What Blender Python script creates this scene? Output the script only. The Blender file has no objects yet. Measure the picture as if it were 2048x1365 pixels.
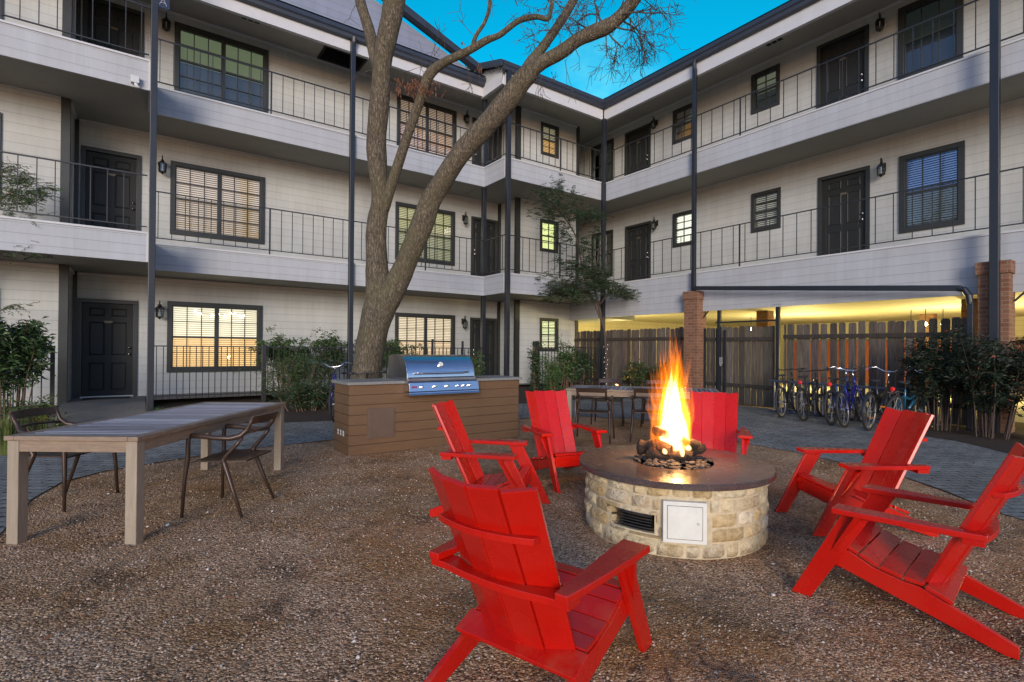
import bpy, bmesh, math, random
from mathutils import Vector, Matrix, noise as mnoise
from mathutils.geometry import tessellate_polygon
R = math.radians
random.seed(7)
scene = bpy.context.scene
COL = scene.collection

# ------------------------------------------------------------------ camera
CAMH = 1.36; F = 1044.0; YAW = R(54.35); PITCH = R(.35); ROLL = R(.45); HZ = 699.0
fw0 = Vector((math.cos(YAW), math.sin(YAW), 0)); rt0 = Vector((math.sin(YAW), -math.cos(YAW), 0)); up0 = Vector((0, 0, 1))
cfw = fw0*math.cos(PITCH)+up0*math.sin(PITCH); _u = up0*math.cos(PITCH)-fw0*math.sin(PITCH)
cup = _u*math.cos(ROLL)-rt0*math.sin(ROLL); crt = rt0*math.cos(ROLL)+_u*math.sin(ROLL)
CCX, CCY = 1024.0, HZ-F*math.tan(PITCH)
CAMP = Vector((0, 0, CAMH))
cam = bpy.data.cameras.new('camera'); camo = bpy.data.objects.new('camera', cam); COL.objects.link(camo)
camo.matrix_world = Matrix(((crt.x, cup.x, -cfw.x, 0), (crt.y, cup.y, -cfw.y, 0), (crt.z, cup.z, -cfw.z, CAMH), (0, 0, 0, 1)))
cam.sensor_width = 36; cam.lens = F/2048*36; cam.clip_end = 500; cam.clip_start = .02
cam.shift_y = (CCY-682.5)/2048
scene.camera = camo
def ray(x, y): return cfw+crt*((x-CCX)/F)-cup*((y-CCY)/F)
def hit(x, y, X=None, Y=None, Z=None):
    r = ray(x, y)
    t = X/r.x if X is not None else Y/r.y if Y is not None else (Z-CAMH)/r.z
    return CAMP+r*t
def dep(x, y, d): return CAMP+ray(x, y)*d

# ------------------------------------------------------------------ materials
class NT:
    def __init__(s, name):
        s.m = bpy.data.materials.new(name); s.m.use_nodes = True
        s.t = s.m.node_tree; s.t.nodes.clear()
        s.out = s.n('ShaderNodeOutputMaterial')
    def n(s, typ, **k):
        nd = s.t.nodes.new(typ)
        for a, b in k.items(): setattr(nd, a, b)
        return nd
    def l(s, a, b): s.t.links.new(a, b)
    def setv(s, sock, v):
        if hasattr(v, 'links') or hasattr(v, 'is_linked'): s.l(v, sock)
        else: sock.default_value = v
    def math(s, op, a, b=0.0, c=None):
        nd = s.n('ShaderNodeMath', operation=op); s.setv(nd.inputs[0], a); s.setv(nd.inputs[1], b)
        if c is not None: s.setv(nd.inputs[2], c)
        return nd.outputs[0]
    def mix(s, f, a, b, mode='MIX'):
        nd = s.n('ShaderNodeMix', data_type='RGBA', blend_type=mode)
        s.setv(nd.inputs[0], f); s.setv(nd.inputs[6], c4(a)); s.setv(nd.inputs[7], c4(b)); return nd.outputs[2]
    def pos(s, obj=False):
        if obj: return s.n('ShaderNodeTexCoord').outputs['Object']
        return s.n('ShaderNodeNewGeometry').outputs['Position']
    def mapping(s, v, sc=(1, 1, 1), rot=(0, 0, 0)):
        nd = s.n('ShaderNodeMapping'); s.l(v, nd.inputs[0]); nd.inputs['Scale'].default_value = sc; nd.inputs['Rotation'].default_value = rot
        return nd.outputs[0]
    def noise(s, v, scale, detail=3, rough=.55):
        nd = s.n('ShaderNodeTexNoise'); s.l(v, nd.inputs['Vector']); nd.inputs['Scale'].default_value = scale
        nd.inputs['Detail'].default_value = detail; nd.inputs['Roughness'].default_value = rough; return nd.outputs['Fac']
    def ramp(s, f, stops):
        nd = s.n('ShaderNodeValToRGB'); s.l(f, nd.inputs[0]); e = nd.color_ramp.elements
        while len(e) < len(stops): e.new(.5)
        for q, (p, c) in zip(e, stops): q.position = p; q.color = c4(c) if not isinstance(c, float) else (c, c, c, 1)
        return nd.outputs[0]
    def bsdf(s, color, rough=.6, metal=0.0, bump=None, bs=.3, bd=.01, spec=.5, emit=None, es=0, coat=0):
        b = s.n('ShaderNodeBsdfPrincipled'); s.setv(b.inputs['Base Color'], c4(color)); s.setv(b.inputs['Roughness'], rough)
        b.inputs['Metallic'].default_value = metal; b.inputs['Specular IOR Level'].default_value = spec
        if coat: b.inputs['Coat Weight'].default_value = coat; b.inputs['Coat Roughness'].default_value = .12
        if emit is not None: s.setv(b.inputs['Emission Color'], c4(emit)); s.setv(b.inputs['Emission Strength'], es)
        if bump is not None:
            bn = s.n('ShaderNodeBump'); bn.inputs['Strength'].default_value = bs; bn.inputs['Distance'].default_value = bd
            s.l(bump, bn.inputs['Height']); s.l(bn.outputs[0], b.inputs['Normal'])
        s.l(b.outputs[0], s.out.inputs[0]); return s.m
def c4(c):
    if hasattr(c, 'is_linked'): return c
    if isinstance(c, (int, float)): return (c, c, c, 1)
    return (c[0], c[1], c[2], 1)

M = {}
def simple(name, col, rough=.6, metal=0.0, var=.12, sc=14, bumpy=.15, spec=.5, coat=0, bd=.004):
    t = NT(name); p = t.pos(True); n = t.noise(p, sc, 4); n2 = t.noise(p, sc*7, 2)
    f = t.math('ADD', t.math('MULTIPLY', n, .7), t.math('MULTIPLY', n2, .3))
    c = t.ramp(f, [(.3, tuple(x*(1-var*1.4) for x in col)), (.7, tuple(min(1, x*(1+var)) for x in col))])
    r = t.math('ADD', rough-.08, t.math('MULTIPLY', n, .16))
    M[name] = t.bsdf(c, r, metal, n2, bumpy, bd, spec, coat=coat); return M[name]

def siding(name, col, pitch=.185, stain=.15):
    t = NT(name); p = t.pos(); sp = t.n('ShaderNodeSeparateXYZ'); t.l(p, sp.inputs[0])
    fr = t.math('FRACT', t.math('DIVIDE', sp.outputs[2], pitch))
    line = t.ramp(fr, [(0, .72), (.045, .84), (.08, 1.0), (1, .98)])
    cb = t.n('ShaderNodeCombineXYZ'); t.l(t.math('ADD', sp.outputs[0], sp.outputs[1]), cb.inputs[0]); t.l(sp.outputs[2], cb.inputs[1])
    bk = t.n('ShaderNodeTexBrick'); t.l(cb.outputs[0], bk.inputs[0]); bk.offset = .37; bk.inputs['Scale'].default_value = 1; bk.inputs['Brick Width'].default_value = 3.66; bk.inputs['Row Height'].default_value = pitch; bk.inputs['Mortar Size'].default_value = .0035; bk.inputs['Color1'].default_value = (.96, .96, .96, 1); bk.inputs['Color2'].default_value = (1.0, 1.0, 1.0, 1); bk.inputs['Mortar'].default_value = (.84, .84, .84, 1)
    line = t.mix(1, line, bk.outputs['Color'], 'MULTIPLY')
    st = t.noise(t.mapping(p, (4, 4, .35)), 1.2, 4, .6); st2 = t.noise(p, 1.1, 2)
    st3 = t.noise(t.mapping(p, (9, 9, .9)), 1.5, 5, .7)
    v = t.math('ADD', 1-stain*1.5, t.math('MULTIPLY', st, stain*1.6)); v2 = t.math('ADD', 1-stain*.7, t.math('MULTIPLY', st2, stain*1.4))
    v = t.math('MULTIPLY', v, t.math('ADD', 1-stain*.8, t.math('MULTIPLY', st3, stain*1.6)))
    tone = t.mix(st2, (1.0, .955, .90), (.965, .985, 1.0))
    c = t.mix(1, t.mix(1, col, t.mix(1, v, v2, 'MULTIPLY'), 'MULTIPLY'), line, 'MULTIPLY')
    c = t.mix(1, c, tone, 'MULTIPLY')
    h = t.math('ADD', t.math('MULTIPLY', fr, -.8), t.math('MULTIPLY', t.noise(t.mapping(p, (3, 3, 30)), 6, 3), .12))
    M[name] = t.bsdf(c, .62, 0, h, .3, .015, .35)
siding('gable_siding_skylit', (.24, .28, .37)); siding('siding_paint', (.50, .53, .515)); siding('fascia_paint', (.44, .475, .505), .18)  # gable siding is bluer: sky light put into its colour
simple('trim_white', (.50, .52, .53), .5, var=.05, sc=3)
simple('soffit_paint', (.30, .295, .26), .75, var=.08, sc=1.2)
simple('dark_trim', (.026, .029, .026), .45, var=.1, sc=8)
simple('dark_steel', (.014, .018, .024), .4, var=.12, sc=6)
simple('railing_black', (.018, .02, .022), .45, var=.1)
simple('gutter_metal', (.028, .036, .05), .35, var=.12, sc=3)
simple('door_paint', (.022, .024, .023), .5, var=.1, sc=5, spec=.25)
simple('roof_shingle', (.06, .062, .07), .9, var=.2, sc=20)
simple('red_paint', (.52, .009, .003), .4, var=.10, sc=5, bumpy=.05, spec=.4)
t = NT('white_enamel'); p = t.pos(True); n = t.noise(p, 7, 5, .7); n2 = t.noise(p, 40, 3)
c = t.mix(t.ramp(n, [(.52, 0.0), (.72, .35)]), (.62, .63, .55), (.30, .24, .15)); c = t.mix(t.ramp(n2, [(.62, 0.0), (.72, .4)]), c, (.25, .2, .14)); M['white_enamel'] = t.bsdf(c, t.math('ADD', .3, t.math('MULTIPLY', n, .3)), 0, n2, .08, .002)
t = NT('red_paint'); p = t.pos(True); n = t.noise(p, 5, 4); n2 = t.noise(p, 34, 3); g = t.n('ShaderNodeNewGeometry'); sn = t.n('ShaderNodeSeparateXYZ'); t.l(g.outputs['Normal'], sn.inputs[0]); sp = t.n('ShaderNodeSeparateXYZ'); t.l(g.outputs['Position'], sp.inputs[0])
c = t.ramp(t.math('ADD', t.math('MULTIPLY', n, .7), t.math('MULTIPLY', n2, .3)), [(.3, (.43, .006, .002)), (.7, (.49, .008, .003))])
upf = t.ramp(sn.outputs[2], [(.2, .12), (.8, 1.0)]); low = t.ramp(sp.outputs[2], [(.12, 1.0), (.55, .25)])
dust = t.math('MULTIPLY', t.math('MULTIPLY', t.ramp(t.noise(p, 4.5, 5, .6), [(.48, 0.0), (.75, 1.0)]), upf), low)
c = t.mix(t.math('MULTIPLY', dust, .45), c, (.33, .17, .08))
M['red_paint'] = t.bsdf(c, t.math('ADD', .27, t.math('MULTIPLY', dust, .4)), 0, n2, .05, .003, .5)
simple('white_blind', (.62, .6, .56), .6, var=.03)
simple('chrome', (.75, .76, .78), .18, 1.0, var=.04)
simple('stainless', (.62, .63, .65), .2, 1.0, var=.05, sc=3, bumpy=.02)
simple('black_rubber', (.02, .02, .02), .75, var=.2)
simple('black_plastic', (.018, .018, .018), .45)
simple('lamp_iron', (.012, .012, .011), .4, var=.2)
simple('white_enamel', (.64, .65, .58), .4, var=.06, sc=9)
simple('counter_stone', (.20, .205, .19), .45, var=.16, sc=30)
simple('chair_bronze', (.055, .034, .024), .38, 0.25, var=.15, sc=10)
simple('leaf_green', (.045, .095, .02), .55, var=.35, sc=3)
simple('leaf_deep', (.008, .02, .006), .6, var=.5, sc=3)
simple('leaf_dark', (.02, .05, .014), .5, var=.4, sc=3)
simple('leaf_yellow', (.12, .15, .03), .55, var=.3, sc=4)
simple('leaf_red', (.22, .05, .02), .6, var=.3, sc=4)
simple('leaf_brown', (.16, .065, .03), .7, var=.3, sc=8)
simple('stem_brown', (.15, .09, .055), .8, var=.25, sc=12)
simple('twig_bark', (.07, .05, .04), .85, var=.3, sc=20)
simple('concrete', (.22, .20, .165), .85, var=.18, sc=2.5, bumpy=.3)
simple('panel_brown', (.11, .075, .052), .45, var=.08)
simple('bike_blue', (.015, .04, .13), .3, coat=.5); simple('bike_deepblue', (.006, .01, .2), .3, coat=.5)
simple('bike_teal', (.008, .085, .14), .3, coat=.5); simple('bike_black', (.02, .02, .022), .35, coat=.3)
simple('bike_pink', (.35, .12, .14), .4); simple('saddle_tan', (.22, .12, .07), .6)
simple('lamp_red', (.6, .01, .01), .25); simple('reflector_orange', (.7, .25, .02), .3)
simple('rack_blue', (.07, .085, .13), .4, .3); simple('rack_galv', (.5, .5, .48), .4, .8)
simple('charred_log', (.040, .022, .013), .85, var=.7, sc=16, bumpy=.9, bd=.02)
simple('lava_rock', (.05, .045, .045), .8, var=.5, sc=20, bumpy=.6)
simple('sign_plate', (.02, .03, .07), .4); simple('sign_letter', (.5, .52, .56), .5)
simple('terracotta', (.16, .07, .04), .8)
simple('dark_void', (.012, .012, .014), .9)
simple('brass_plate', (.16, .13, .08), .45, .4)
simple('far_wall', (.26, .065, .025), .8, var=.15)

def wood(name, a, b, ax=(1, 14, 14), rough=.7, sc=4, toned=False):
    t = NT(name); p = t.mapping(t.pos(True), ax); n = t.noise(p, sc, 5, .65); n2 = t.noise(t.pos(True), 3, 2)
    c = t.mix(t.math('MULTIPLY', n2, .6), t.ramp(n, [(.3, a), (.7, b)]), tuple(x*.7 for x in a))
    if toned: c = t.mix(1, c, t.n('ShaderNodeAttribute', attribute_name='tone').outputs['Color'], 'MULTIPLY')
    M[name] = t.bsdf(c, rough, 0, n, .3, .004)
wood('teak_top', (.25, .25, .275), (.40, .41, .45), (14, 2, 14), .5, toned=True)
wood('teak_frame', (.20, .145, .095), (.34, .25, .17), (3, 3, 14))
wood('teak_leg', (.27, .22, .15), (.38, .32, .24), (14, 14, 1))
wood('island_board', (.125, .07, .032), (.165, .095, .045), (1.2, 14, 14), .6)
# fence boards: each board its own tone through a colour attribute
t = NT('fence_wood'); p = t.mapping(t.pos(), (12, 12, .9)); n = t.noise(p, 2.5, 5, .7)
at = t.n('ShaderNodeAttribute', attribute_name='tone')
c = t.mix(1, t.ramp(n, [(.25, (.035, .029, .023)), (.5, (.085, .074, .06)), (.75, (.155, .14, .12))]), at.outputs['Color'], 'MULTIPLY')
M['fence_wood'] = t.bsdf(c, .85, 0, n, .4, .006)
# brick
t = NT('brick'); p = t.pos(); s_ = t.n('ShaderNodeSeparateXYZ'); t.l(p, s_.inputs[0])
cb = t.n('ShaderNodeCombineXYZ'); t.l(t.math('ADD', s_.outputs[0], s_.outputs[1]), cb.inputs[0]); t.l(s_.outputs[2], cb.inputs[1])
b = t.n('ShaderNodeTexBrick'); t.l(cb.outputs[0], b.inputs[0]); b.inputs['Scale'].default_value = 1
b.inputs['Brick Width'].default_value = .2; b.inputs['Row Height'].default_value = .075; b.inputs['Mortar Size'].default_value = .006
b.inputs['Color1'].default_value = (.155, .065, .032, 1); b.inputs['Color2'].default_value = (.22, .105, .058, 1); b.inputs['Mortar'].default_value = (.22, .18, .13, 1)
M['brick'] = t.bsdf(b.outputs['Color'], .85, 0, t.math('SUBTRACT', t.noise(p, 30, 3), b.outputs['Fac']), .5, .008)
# limestone with per block colours
t = NT('limestone'); at = t.n('ShaderNodeAttribute', attribute_name='tone'); n = t.noise(t.pos(), 22, 5, .65)
n3 = t.noise(t.pos(), 5, 3)
c = t.mix(1, at.outputs['Color'], t.ramp(n, [(.25, (.6, .54, .42)), (.55, (1, 1, 1))]), 'MULTIPLY')
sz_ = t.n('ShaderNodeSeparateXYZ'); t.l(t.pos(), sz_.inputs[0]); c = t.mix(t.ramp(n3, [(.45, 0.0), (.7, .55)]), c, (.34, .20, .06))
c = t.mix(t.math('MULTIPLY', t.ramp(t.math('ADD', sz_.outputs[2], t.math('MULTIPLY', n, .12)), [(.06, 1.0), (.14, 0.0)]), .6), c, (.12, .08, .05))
M['limestone'] = t.bsdf(c, .85, 0, n, 1.0, .03)
simple('mortar', (.52, .44, .29), .9, var=.2, sc=25)
# pit slab: honed dark granite
t = NT('granite'); p = t.pos(); n = t.noise(p, 120, 2); n2 = t.noise(p, 4, 5, .65)
c = t.ramp(n, [(.35, (.045, .036, .033)), (.55, (.085, .06, .055)), (.75, (.13, .10, .09))])
M['granite'] = t.bsdf(c, t.ramp(n2, [(.35, .12), (.7, .34)]), 0, n, .03, .001, .8)
# ground gravel
t = NT('gravel'); p = t.pos(); vo = t.n('ShaderNodeTexVoronoi'); t.l(p, vo.inputs['Vector']); vo.inputs['Scale'].default_value = 78
vs = t.n('ShaderNodeSeparateColor'); t.l(vo.outputs['Color'], vs.inputs[0])
peb = t.ramp(vs.outputs[0], [(0, (.10, .065, .045)), (.3, (.30, .205, .145)), (.6, (.47, .34, .25)), (.85, (.64, .50, .39)), (.97, (.62, .52, .42))])
big = t.noise(p, .9, 5, .62); mid = t.noise(p, 5, 4, .6)
dirt = t.ramp(t.math('ADD', t.math('MULTIPLY', big, .65), t.math('MULTIPLY', mid, .35)), [(.42, 0.0), (.56, 1.0)])
soil = t.ramp(t.noise(p, 60, 4, .7), [(.3, (.15, .10, .06)), (.7, (.42, .29, .17))])
c = t.mix(dirt, peb, t.mix(.5, soil, peb))
c = t.mix(t.math('MULTIPLY', t.math('SUBTRACT', 1, dirt), .0), c, peb)
dk = t.ramp(t.noise(p, 2.2, 5, .65), [(.33, .5), (.46, 1.0)])
c = t.mix(1, c, dk, 'MULTIPLY')
c = t.mix(1, c, (1.24, 1.07, .82), 'MULTIPLY')
c = t.mix(t.ramp(t.noise(p, 1.0, 6, .65), [(.45, .0), (.6, .9)]), c, t.mix(1, c, (.74, .62, .42), 'MULTIPLY'))
h = t.math('ADD', t.math('MULTIPLY', vo.outputs['Distance'], -60), t.math('MULTIPLY', t.noise(p, 12, 4), 1.5))
M['gravel'] = t.bsdf(c, .8, 0, h, .55, .006, .35)
# pebbles carrying a random tone
t = NT('pebble'); at = t.n('ShaderNodeAttribute', attribute_name='tone')
M['pebble'] = t.bsdf(at.outputs['Color'], .7, 0, None, spec=.4)
# pavers
t = NT('paver'); p = t.mapping(t.pos(), (1, 1, 1), (0, 0, R(38))); b = t.n('ShaderNodeTexBrick'); t.l(p, b.inputs[0])
b.inputs['Scale'].default_value = 1; b.inputs['Brick Width'].default_value = .22; b.inputs['Row Height'].default_value = .11
b.inputs['Mortar Size'].default_value = .006; b.inputs['Color1'].default_value = (.26, .255, .22, 1); b.inputs['Color2'].default_value = (.35, .345, .30, 1); b.inputs['Mortar'].default_value = (.07, .065, .055, 1)
sp = t.n('ShaderNodeSeparateXYZ'); t.l(p, sp.inputs[0])
dx = t.math('PINGPONG', sp.outputs[0], .11); dy = t.math('PINGPONG', sp.outputs[1], .11)
hole = t.math('MULTIPLY', t.math('LESS_THAN', dx, .02), t.math('LESS_THAN', dy, .014))
nn = t.noise(t.pos(), 40, 3); c = t.mix(1, b.outputs['Color'], t.ramp(nn, [(.3, .6), (.7, 1.1)]), 'MULTIPLY')
c = t.mix(1, c, t.ramp(t.noise(t.pos(), 1.6, 4), [(.3, .7), (.7, 1.1)]), 'MULTIPLY')
c = t.mix(hole, c, (.008, .007, .006))
M['paver'] = t.bsdf(c, .9, 0, t.math('SUBTRACT', t.math('MULTIPLY', nn, .5), t.math('ADD', b.outputs['Fac'], hole)), .5, .008, .15)
t = NT('mulch'); p = t.pos(); n = t.noise(t.mapping(p, (30, 60, 30)), 1, 5, .75); n2 = t.noise(p, 3, 3)
M['mulch'] = t.bsdf(t.ramp(n, [(.3, (.012, .008, .005)), (.6, (.06, .038, .022)), (.8, (.14, .09, .05))]), .95, 0, n, .9, .03)
# bark
t = NT('bark'); p0_ = t.pos(); wv = t.noise(p0_, 6, 3); p = t.mapping(p0_, (16, 16, 3.4)); n = t.noise(p, 2.4, 7, .75)
vm = t.n('ShaderNodeVectorMath', operation='ADD'); t.l(t.mapping(p0_, (38, 38, 9)), vm.inputs[0]); cx_ = t.n('ShaderNodeTexNoise'); t.l(p0_, cx_.inputs[0]); cx_.inputs['Scale'].default_value = 14
sc_ = t.n('ShaderNodeVectorMath', operation='SCALE'); t.l(cx_.outputs['Color'], sc_.inputs[0]); sc_.inputs['Scale'].default_value = 2.2; t.l(sc_.outputs[0], vm.inputs[1])
w = t.n('ShaderNodeTexVoronoi', feature='DISTANCE_TO_EDGE'); t.l(vm.outputs[0], w.inputs['Vector']); w.inputs['Scale'].default_value = 1
hh = t.math('ADD', t.math('MULTIPLY', n, .9), t.math('MULTIPLY', w.outputs['Distance'], .6))
c = t.ramp(hh, [(.38, (.035, .027, .017)), (.58, (.13, .105, .068)), (.85, (.30, .26, .19))])
c = t.mix(t.ramp(t.noise(p0_, 2.0, 4), [(.45, 0.0), (.7, .55)]), c, (.10, .095, .04))
M['bark'] = t.bsdf(c, .9, 0, hh, 1.0, .03)
# glass
t = NT('window_glass'); fr = t.n('ShaderNodeFresnel'); fr.inputs[0].default_value = 1.5
tr = t.n('ShaderNodeBsdfTransparent'); tr.inputs[0].default_value = (.86, .9, .88, 1); gl = t.n('ShaderNodeBsdfGlossy'); gl.inputs['Roughness'].default_value = .03
mx = t.n('ShaderNodeMixShader'); t.l(t.math('MULTIPLY_ADD', fr.outputs[0], 1.0, .05), mx.inputs[0]); t.l(tr.outputs[0], mx.inputs[1]); t.l(gl.outputs[0], mx.inputs[2]); t.l(mx.outputs[0], t.out.inputs[0])
M['glass'] = t.m
_em = {}
def emis(col, st, base=None):
    k = (tuple(col), st, base)
    if k not in _em:
        t = NT('lit_surface'); _em[k] = t.bsdf(base if base is not None else tuple(min(.7, x) for x in col), .6, emit=col, es=st)
    return _em[k]

# ------------------------------------------------------------------ mesh builder
class MB:
    def __init__(s, off=(0, 0, 0)): s.v = []; s.f = []; s.off = Vector(off); s.tone = None; s.tones = []
    def add(s, vs, fs):
        n = len(s.v); s.v += [Vector(v) for v in vs]; s.f += [tuple(i+n for i in f) for f in fs]
        s.tones += [s.tone]*len(fs); return s
    def box(s, x0, x1, y0, y1, z0, z1):
        return s.add([(x0, y0, z0), (x1, y0, z0), (x1, y1, z0), (x0, y1, z0), (x0, y0, z1), (x1, y0, z1), (x1, y1, z1), (x0, y1, z1)],
                     [(0, 3, 2, 1), (4, 5, 6, 7), (0, 1, 5, 4), (1, 2, 6, 5), (2, 3, 7, 6), (3, 0, 4, 7)])
    def obox(s, c, ax, ay, az, hx, hy, hz):
        c = Vector(c); ax = Vector(ax).normalized()*hx; ay = Vector(ay).normalized()*hy; az = Vector(az).normalized()*hz
        vs = [c+ax*i+ay*j+az*k for k in (-1, 1) for j, i in ((-1, -1), (-1, 1), (1, 1), (1, -1))]
        return s.add(vs, [(0, 3, 2, 1), (4, 5, 6, 7), (0, 1, 5, 4), (1, 2, 6, 5), (2, 3, 7, 6), (3, 0, 4, 7)])
    def beam(s, p0, p1, w, h, up=(0, 0, 1)):
        p0, p1 = Vector(p0), Vector(p1); d = (p1-p0).normalized(); u = Vector(up)
        if abs(d.dot(u)) > .98: u = Vector((1, 0, 0))
        sd = d.cross(u).normalized(); u = sd.cross(d)
        return s.obox((p0+p1)/2, d, sd, u, (p1-p0).length/2, w/2, h/2)
    def prism(s, poly, f, t0, t1):
        n = len(poly); vs = [f(a, b, t0) for a, b in poly]+[f(a, b, t1) for a, b in poly]
        return s.add(vs, [tuple(range(n))[::-1], tuple(range(n, 2*n))]+[(i, (i+1) % n, n+(i+1) % n, n+i) for i in range(n)])
    def tube(s, pts, rad, n=8, caps=True):
        pts = [Vector(p) for p in pts]
        if isinstance(rad, (int, float)): rad = [rad]*len(pts)
        vs = []; prev = None
        for i, p in enumerate(pts):
            d = (pts[min(i+1, len(pts)-1)]-pts[max(i-1, 0)]).normalized()
            if prev is None:
                u = Vector((0, 0, 1)) if abs(d.z) < .9 else Vector((1, 0, 0)); a = d.cross(u).normalized()
            else:
                a = (prev-d*prev.dot(d)); a = a.normalized() if a.length > 1e-6 else d.orthogonal().normalized()
            prev = a; b = d.cross(a)
            for k in range(n):
                th = 2*math.pi*k/n; vs.append(p+(a*math.cos(th)+b*math.sin(th))*rad[i])
        m = len(pts); fs = [(i*n+k, i*n+(k+1) % n, (i+1)*n+(k+1) % n, (i+1)*n+k) for i in range(m-1) for k in range(n)]
        if caps: fs += [tuple(range(n))[::-1], tuple(range((m-1)*n, m*n))]
        return s.add(vs, fs)
    def lathe(s, prof, c=(0, 0, 0), n=24, ax='z'):
        vs = []
        for r, z in prof:
            for k in range(n):
                th = 2*math.pi*k/n; a, b = r*math.cos(th), r*math.sin(th)
                q = (a, b, z) if ax == 'z' else (z, a, b) if ax == 'x' else (a, z, b)
                vs.append(Vector(q)+Vector(c))
        m = len(prof); fs = [(i*n+k, i*n+(k+1) % n, (i+1)*n+(k+1) % n, (i+1)*n+k) for i in range(m-1) for k in range(n)]
        if prof[0][0] > 1e-4: fs.append(tuple(range(n))[::-1])
        if prof[-1][0] > 1e-4: fs.append(tuple(range((m-1)*n, m*n)))
        return s.add(vs, fs)
    def torus(s, c, axis, R_, r, n=28, k=7):
        axis = Vector(axis).normalized(); a = axis.orthogonal().normalized(); b = axis.cross(a)
        pts = [Vector(c)+(a*math.cos(2*math.pi*i/n)+b*math.sin(2*math.pi*i/n))*R_ for i in range(n)]
        vs = []
        for i in range(n):
            d = (pts[i]-Vector(c)).normalized()
            for j in range(k):
                th = 2*math.pi*j/k; vs.append(pts[i]+(d*math.cos(th)+axis*math.sin(th))*r)
        return s.add(vs, [(i*k+j, ((i+1) % n)*k+j, ((i+1) % n)*k+(j+1) % k, i*k+(j+1) % k) for i in range(n) for j in range(k)])
    def build(s, name, mat, parent=None, smooth=False, bevel=0, label=None):
        me = bpy.data.meshes.new(name); me.from_pydata([v-s.off for v in s.v], [], s.f); me.validate(); me.update()
        if any(x is not None for x in s.tones) and len(s.tones) == len(me.polygons):
            at = me.color_attributes.new('tone', 'FLOAT_COLOR', 'CORNER'); i = 0
            buf = []
            for p_, tn in zip(me.polygons, s.tones):
                tn = tn or (1, 1, 1); buf += [tn[0], tn[1], tn[2], 1.0]*p_.loop_total
            at.data.foreach_set('color', buf)
        bm = bmesh.new(); bm.from_mesh(me); bmesh.ops.recalc_face_normals(bm, faces=bm.faces); bm.to_mesh(me); bm.free()
        if smooth:
            for p_ in me.polygons: p_.use_smooth = True
            if smooth != True: me.set_sharp_from_angle(angle=R(smooth))
        o = bpy.data.objects.new(name, me); COL.objects.link(o); me.materials.append(M[mat] if isinstance(mat, str) else mat)
        if parent: o.parent = parent
        else: o.location = s.off
        if bevel:
            bv = o.modifiers.new('bevel', 'BEVEL'); bv.width = bevel; bv.segments = 2; bv.limit_method = 'ANGLE'; bv.angle_limit = R(40)
        if label: o['label'] = label
        return o
def tag(o, label, cat, group=None, kind=None):
    if label: o['label'] = label
    if cat: o['category'] = cat
    if group: o['group'] = group
    if kind: o['kind'] = kind
    return o
def thing(name, label, cat, loc=(0, 0, 0), rz=0, group=None):
    o = bpy.data.objects.new(name, None); COL.objects.link(o); o.location = loc; o.rotation_euler = (0, 0, rz); o.empty_display_size = .2
    return tag(o, label, cat, group)
def copy_tree(o, parent=None):
    c = o.copy(); COL.objects.link(c); c.parent = parent
    for ch in list(o.children): copy_tree(ch, c)
    return c

# ------------------------------------------------------------------ setting
def sheet(name, mat, pts, z, kind='structure', zf=None):
    vs = [Vector((x, y, zf(x, y) if zf else z)) for x, y in pts]
    tri = tessellate_polygon([[Vector((v.x, v.y, 0)) for v in vs]])
    fs = []
    for t_ in tri:
        p, q, r_ = (vs[i] for i in t_); fs.append(tuple(t_) if (q-p).cross(r_-p).z > 0 else tuple(t_)[::-1])
    me = bpy.data.meshes.new(name); me.from_pydata(vs, [], fs); me.update()
    o = bpy.data.objects.new(name, me); COL.objects.link(o); me.materials.append(M[mat]); o['kind'] = kind; return o
b = MB(); N = 70
gx = [-60, -30, -15, -8]+[-4+.25*i for i in range(66)]+[14, 18, 25, 40, 80]
gy = [-60, -30, -12, -4]+[-1+.25*i for i in range(60)]+[16, 25, 45, 90]
def gz(x, y):
    a = mnoise.noise(Vector((x*1.3, y*1.3, 0)))*.012+mnoise.noise(Vector((x*4, y*4, 3)))*.005-.004
    return min(a, -.002)
b.add([(x, y, gz(x, y)) for y in gy for x in gx], [(j*len(gx)+i, j*len(gx)+i+1, (j+1)*len(gx)+i+1, (j+1)*len(gx)+i) for j in range(len(gy)-1) for i in range(len(gx)-1)])
o = b.build('ground', 'gravel', smooth=True); o['kind'] = 'structure'
path_pts = [(-4, 2), (-1.3, 3.6), (-.8, 4.95), (-.75, 6.2), (-.6, 6.84), (-.3, 7.16), (.38, 7.46), (1.3, 7.72), (2.6, 7.85), (4, 8.1), (5.6, 8.3), (7.2, 8.0), (8.0, 7.0), (8.2, 6.0), (7.7, 5.0), (7.3, 4.3), (7.2, 3.44), (6.8, 2.14), (6.47, 1.7), (5.95, 1.18), (5.6, .5), (5.3, -1), (5, -4), (14, -4), (9.2, 1.2), (9.5, 1.74), (10.25, 2.5), (10.45, 3.0), (11, 3.3), (12.2, 3.4), (12.2, 9.5), (11, 10.3), (9, 10.6), (6, 10.4), (3, 9.9), (2.4, 10.1), (.5, 10.9), (-.55, 11.0), (-1.7, 10.8), (-2.4, 8), (-4, 6)]
sheet('path', 'paver', path_pts, .006)
def lz(x, y): return .012+max(0, min(1, (y-10.9)/2.0))*.22
sheet('flower_bed', 'mulch', [(.16, 10.9), (2.4, 9.95), (3, 9.8), (6, 10.3), (9, 10.5), (11, 10.2), (12.2, 9.4), (12.28, 13.4), (12.28, 16), (.16, 16)], 0, zf=lz)
sheet('flower_bed', 'mulch', [(-1.2, 10.7), (-2.4, 8), (-4, 6), (-9, 8), (-9, 14), (-1.2, 14)], 0, zf=lz)
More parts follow.
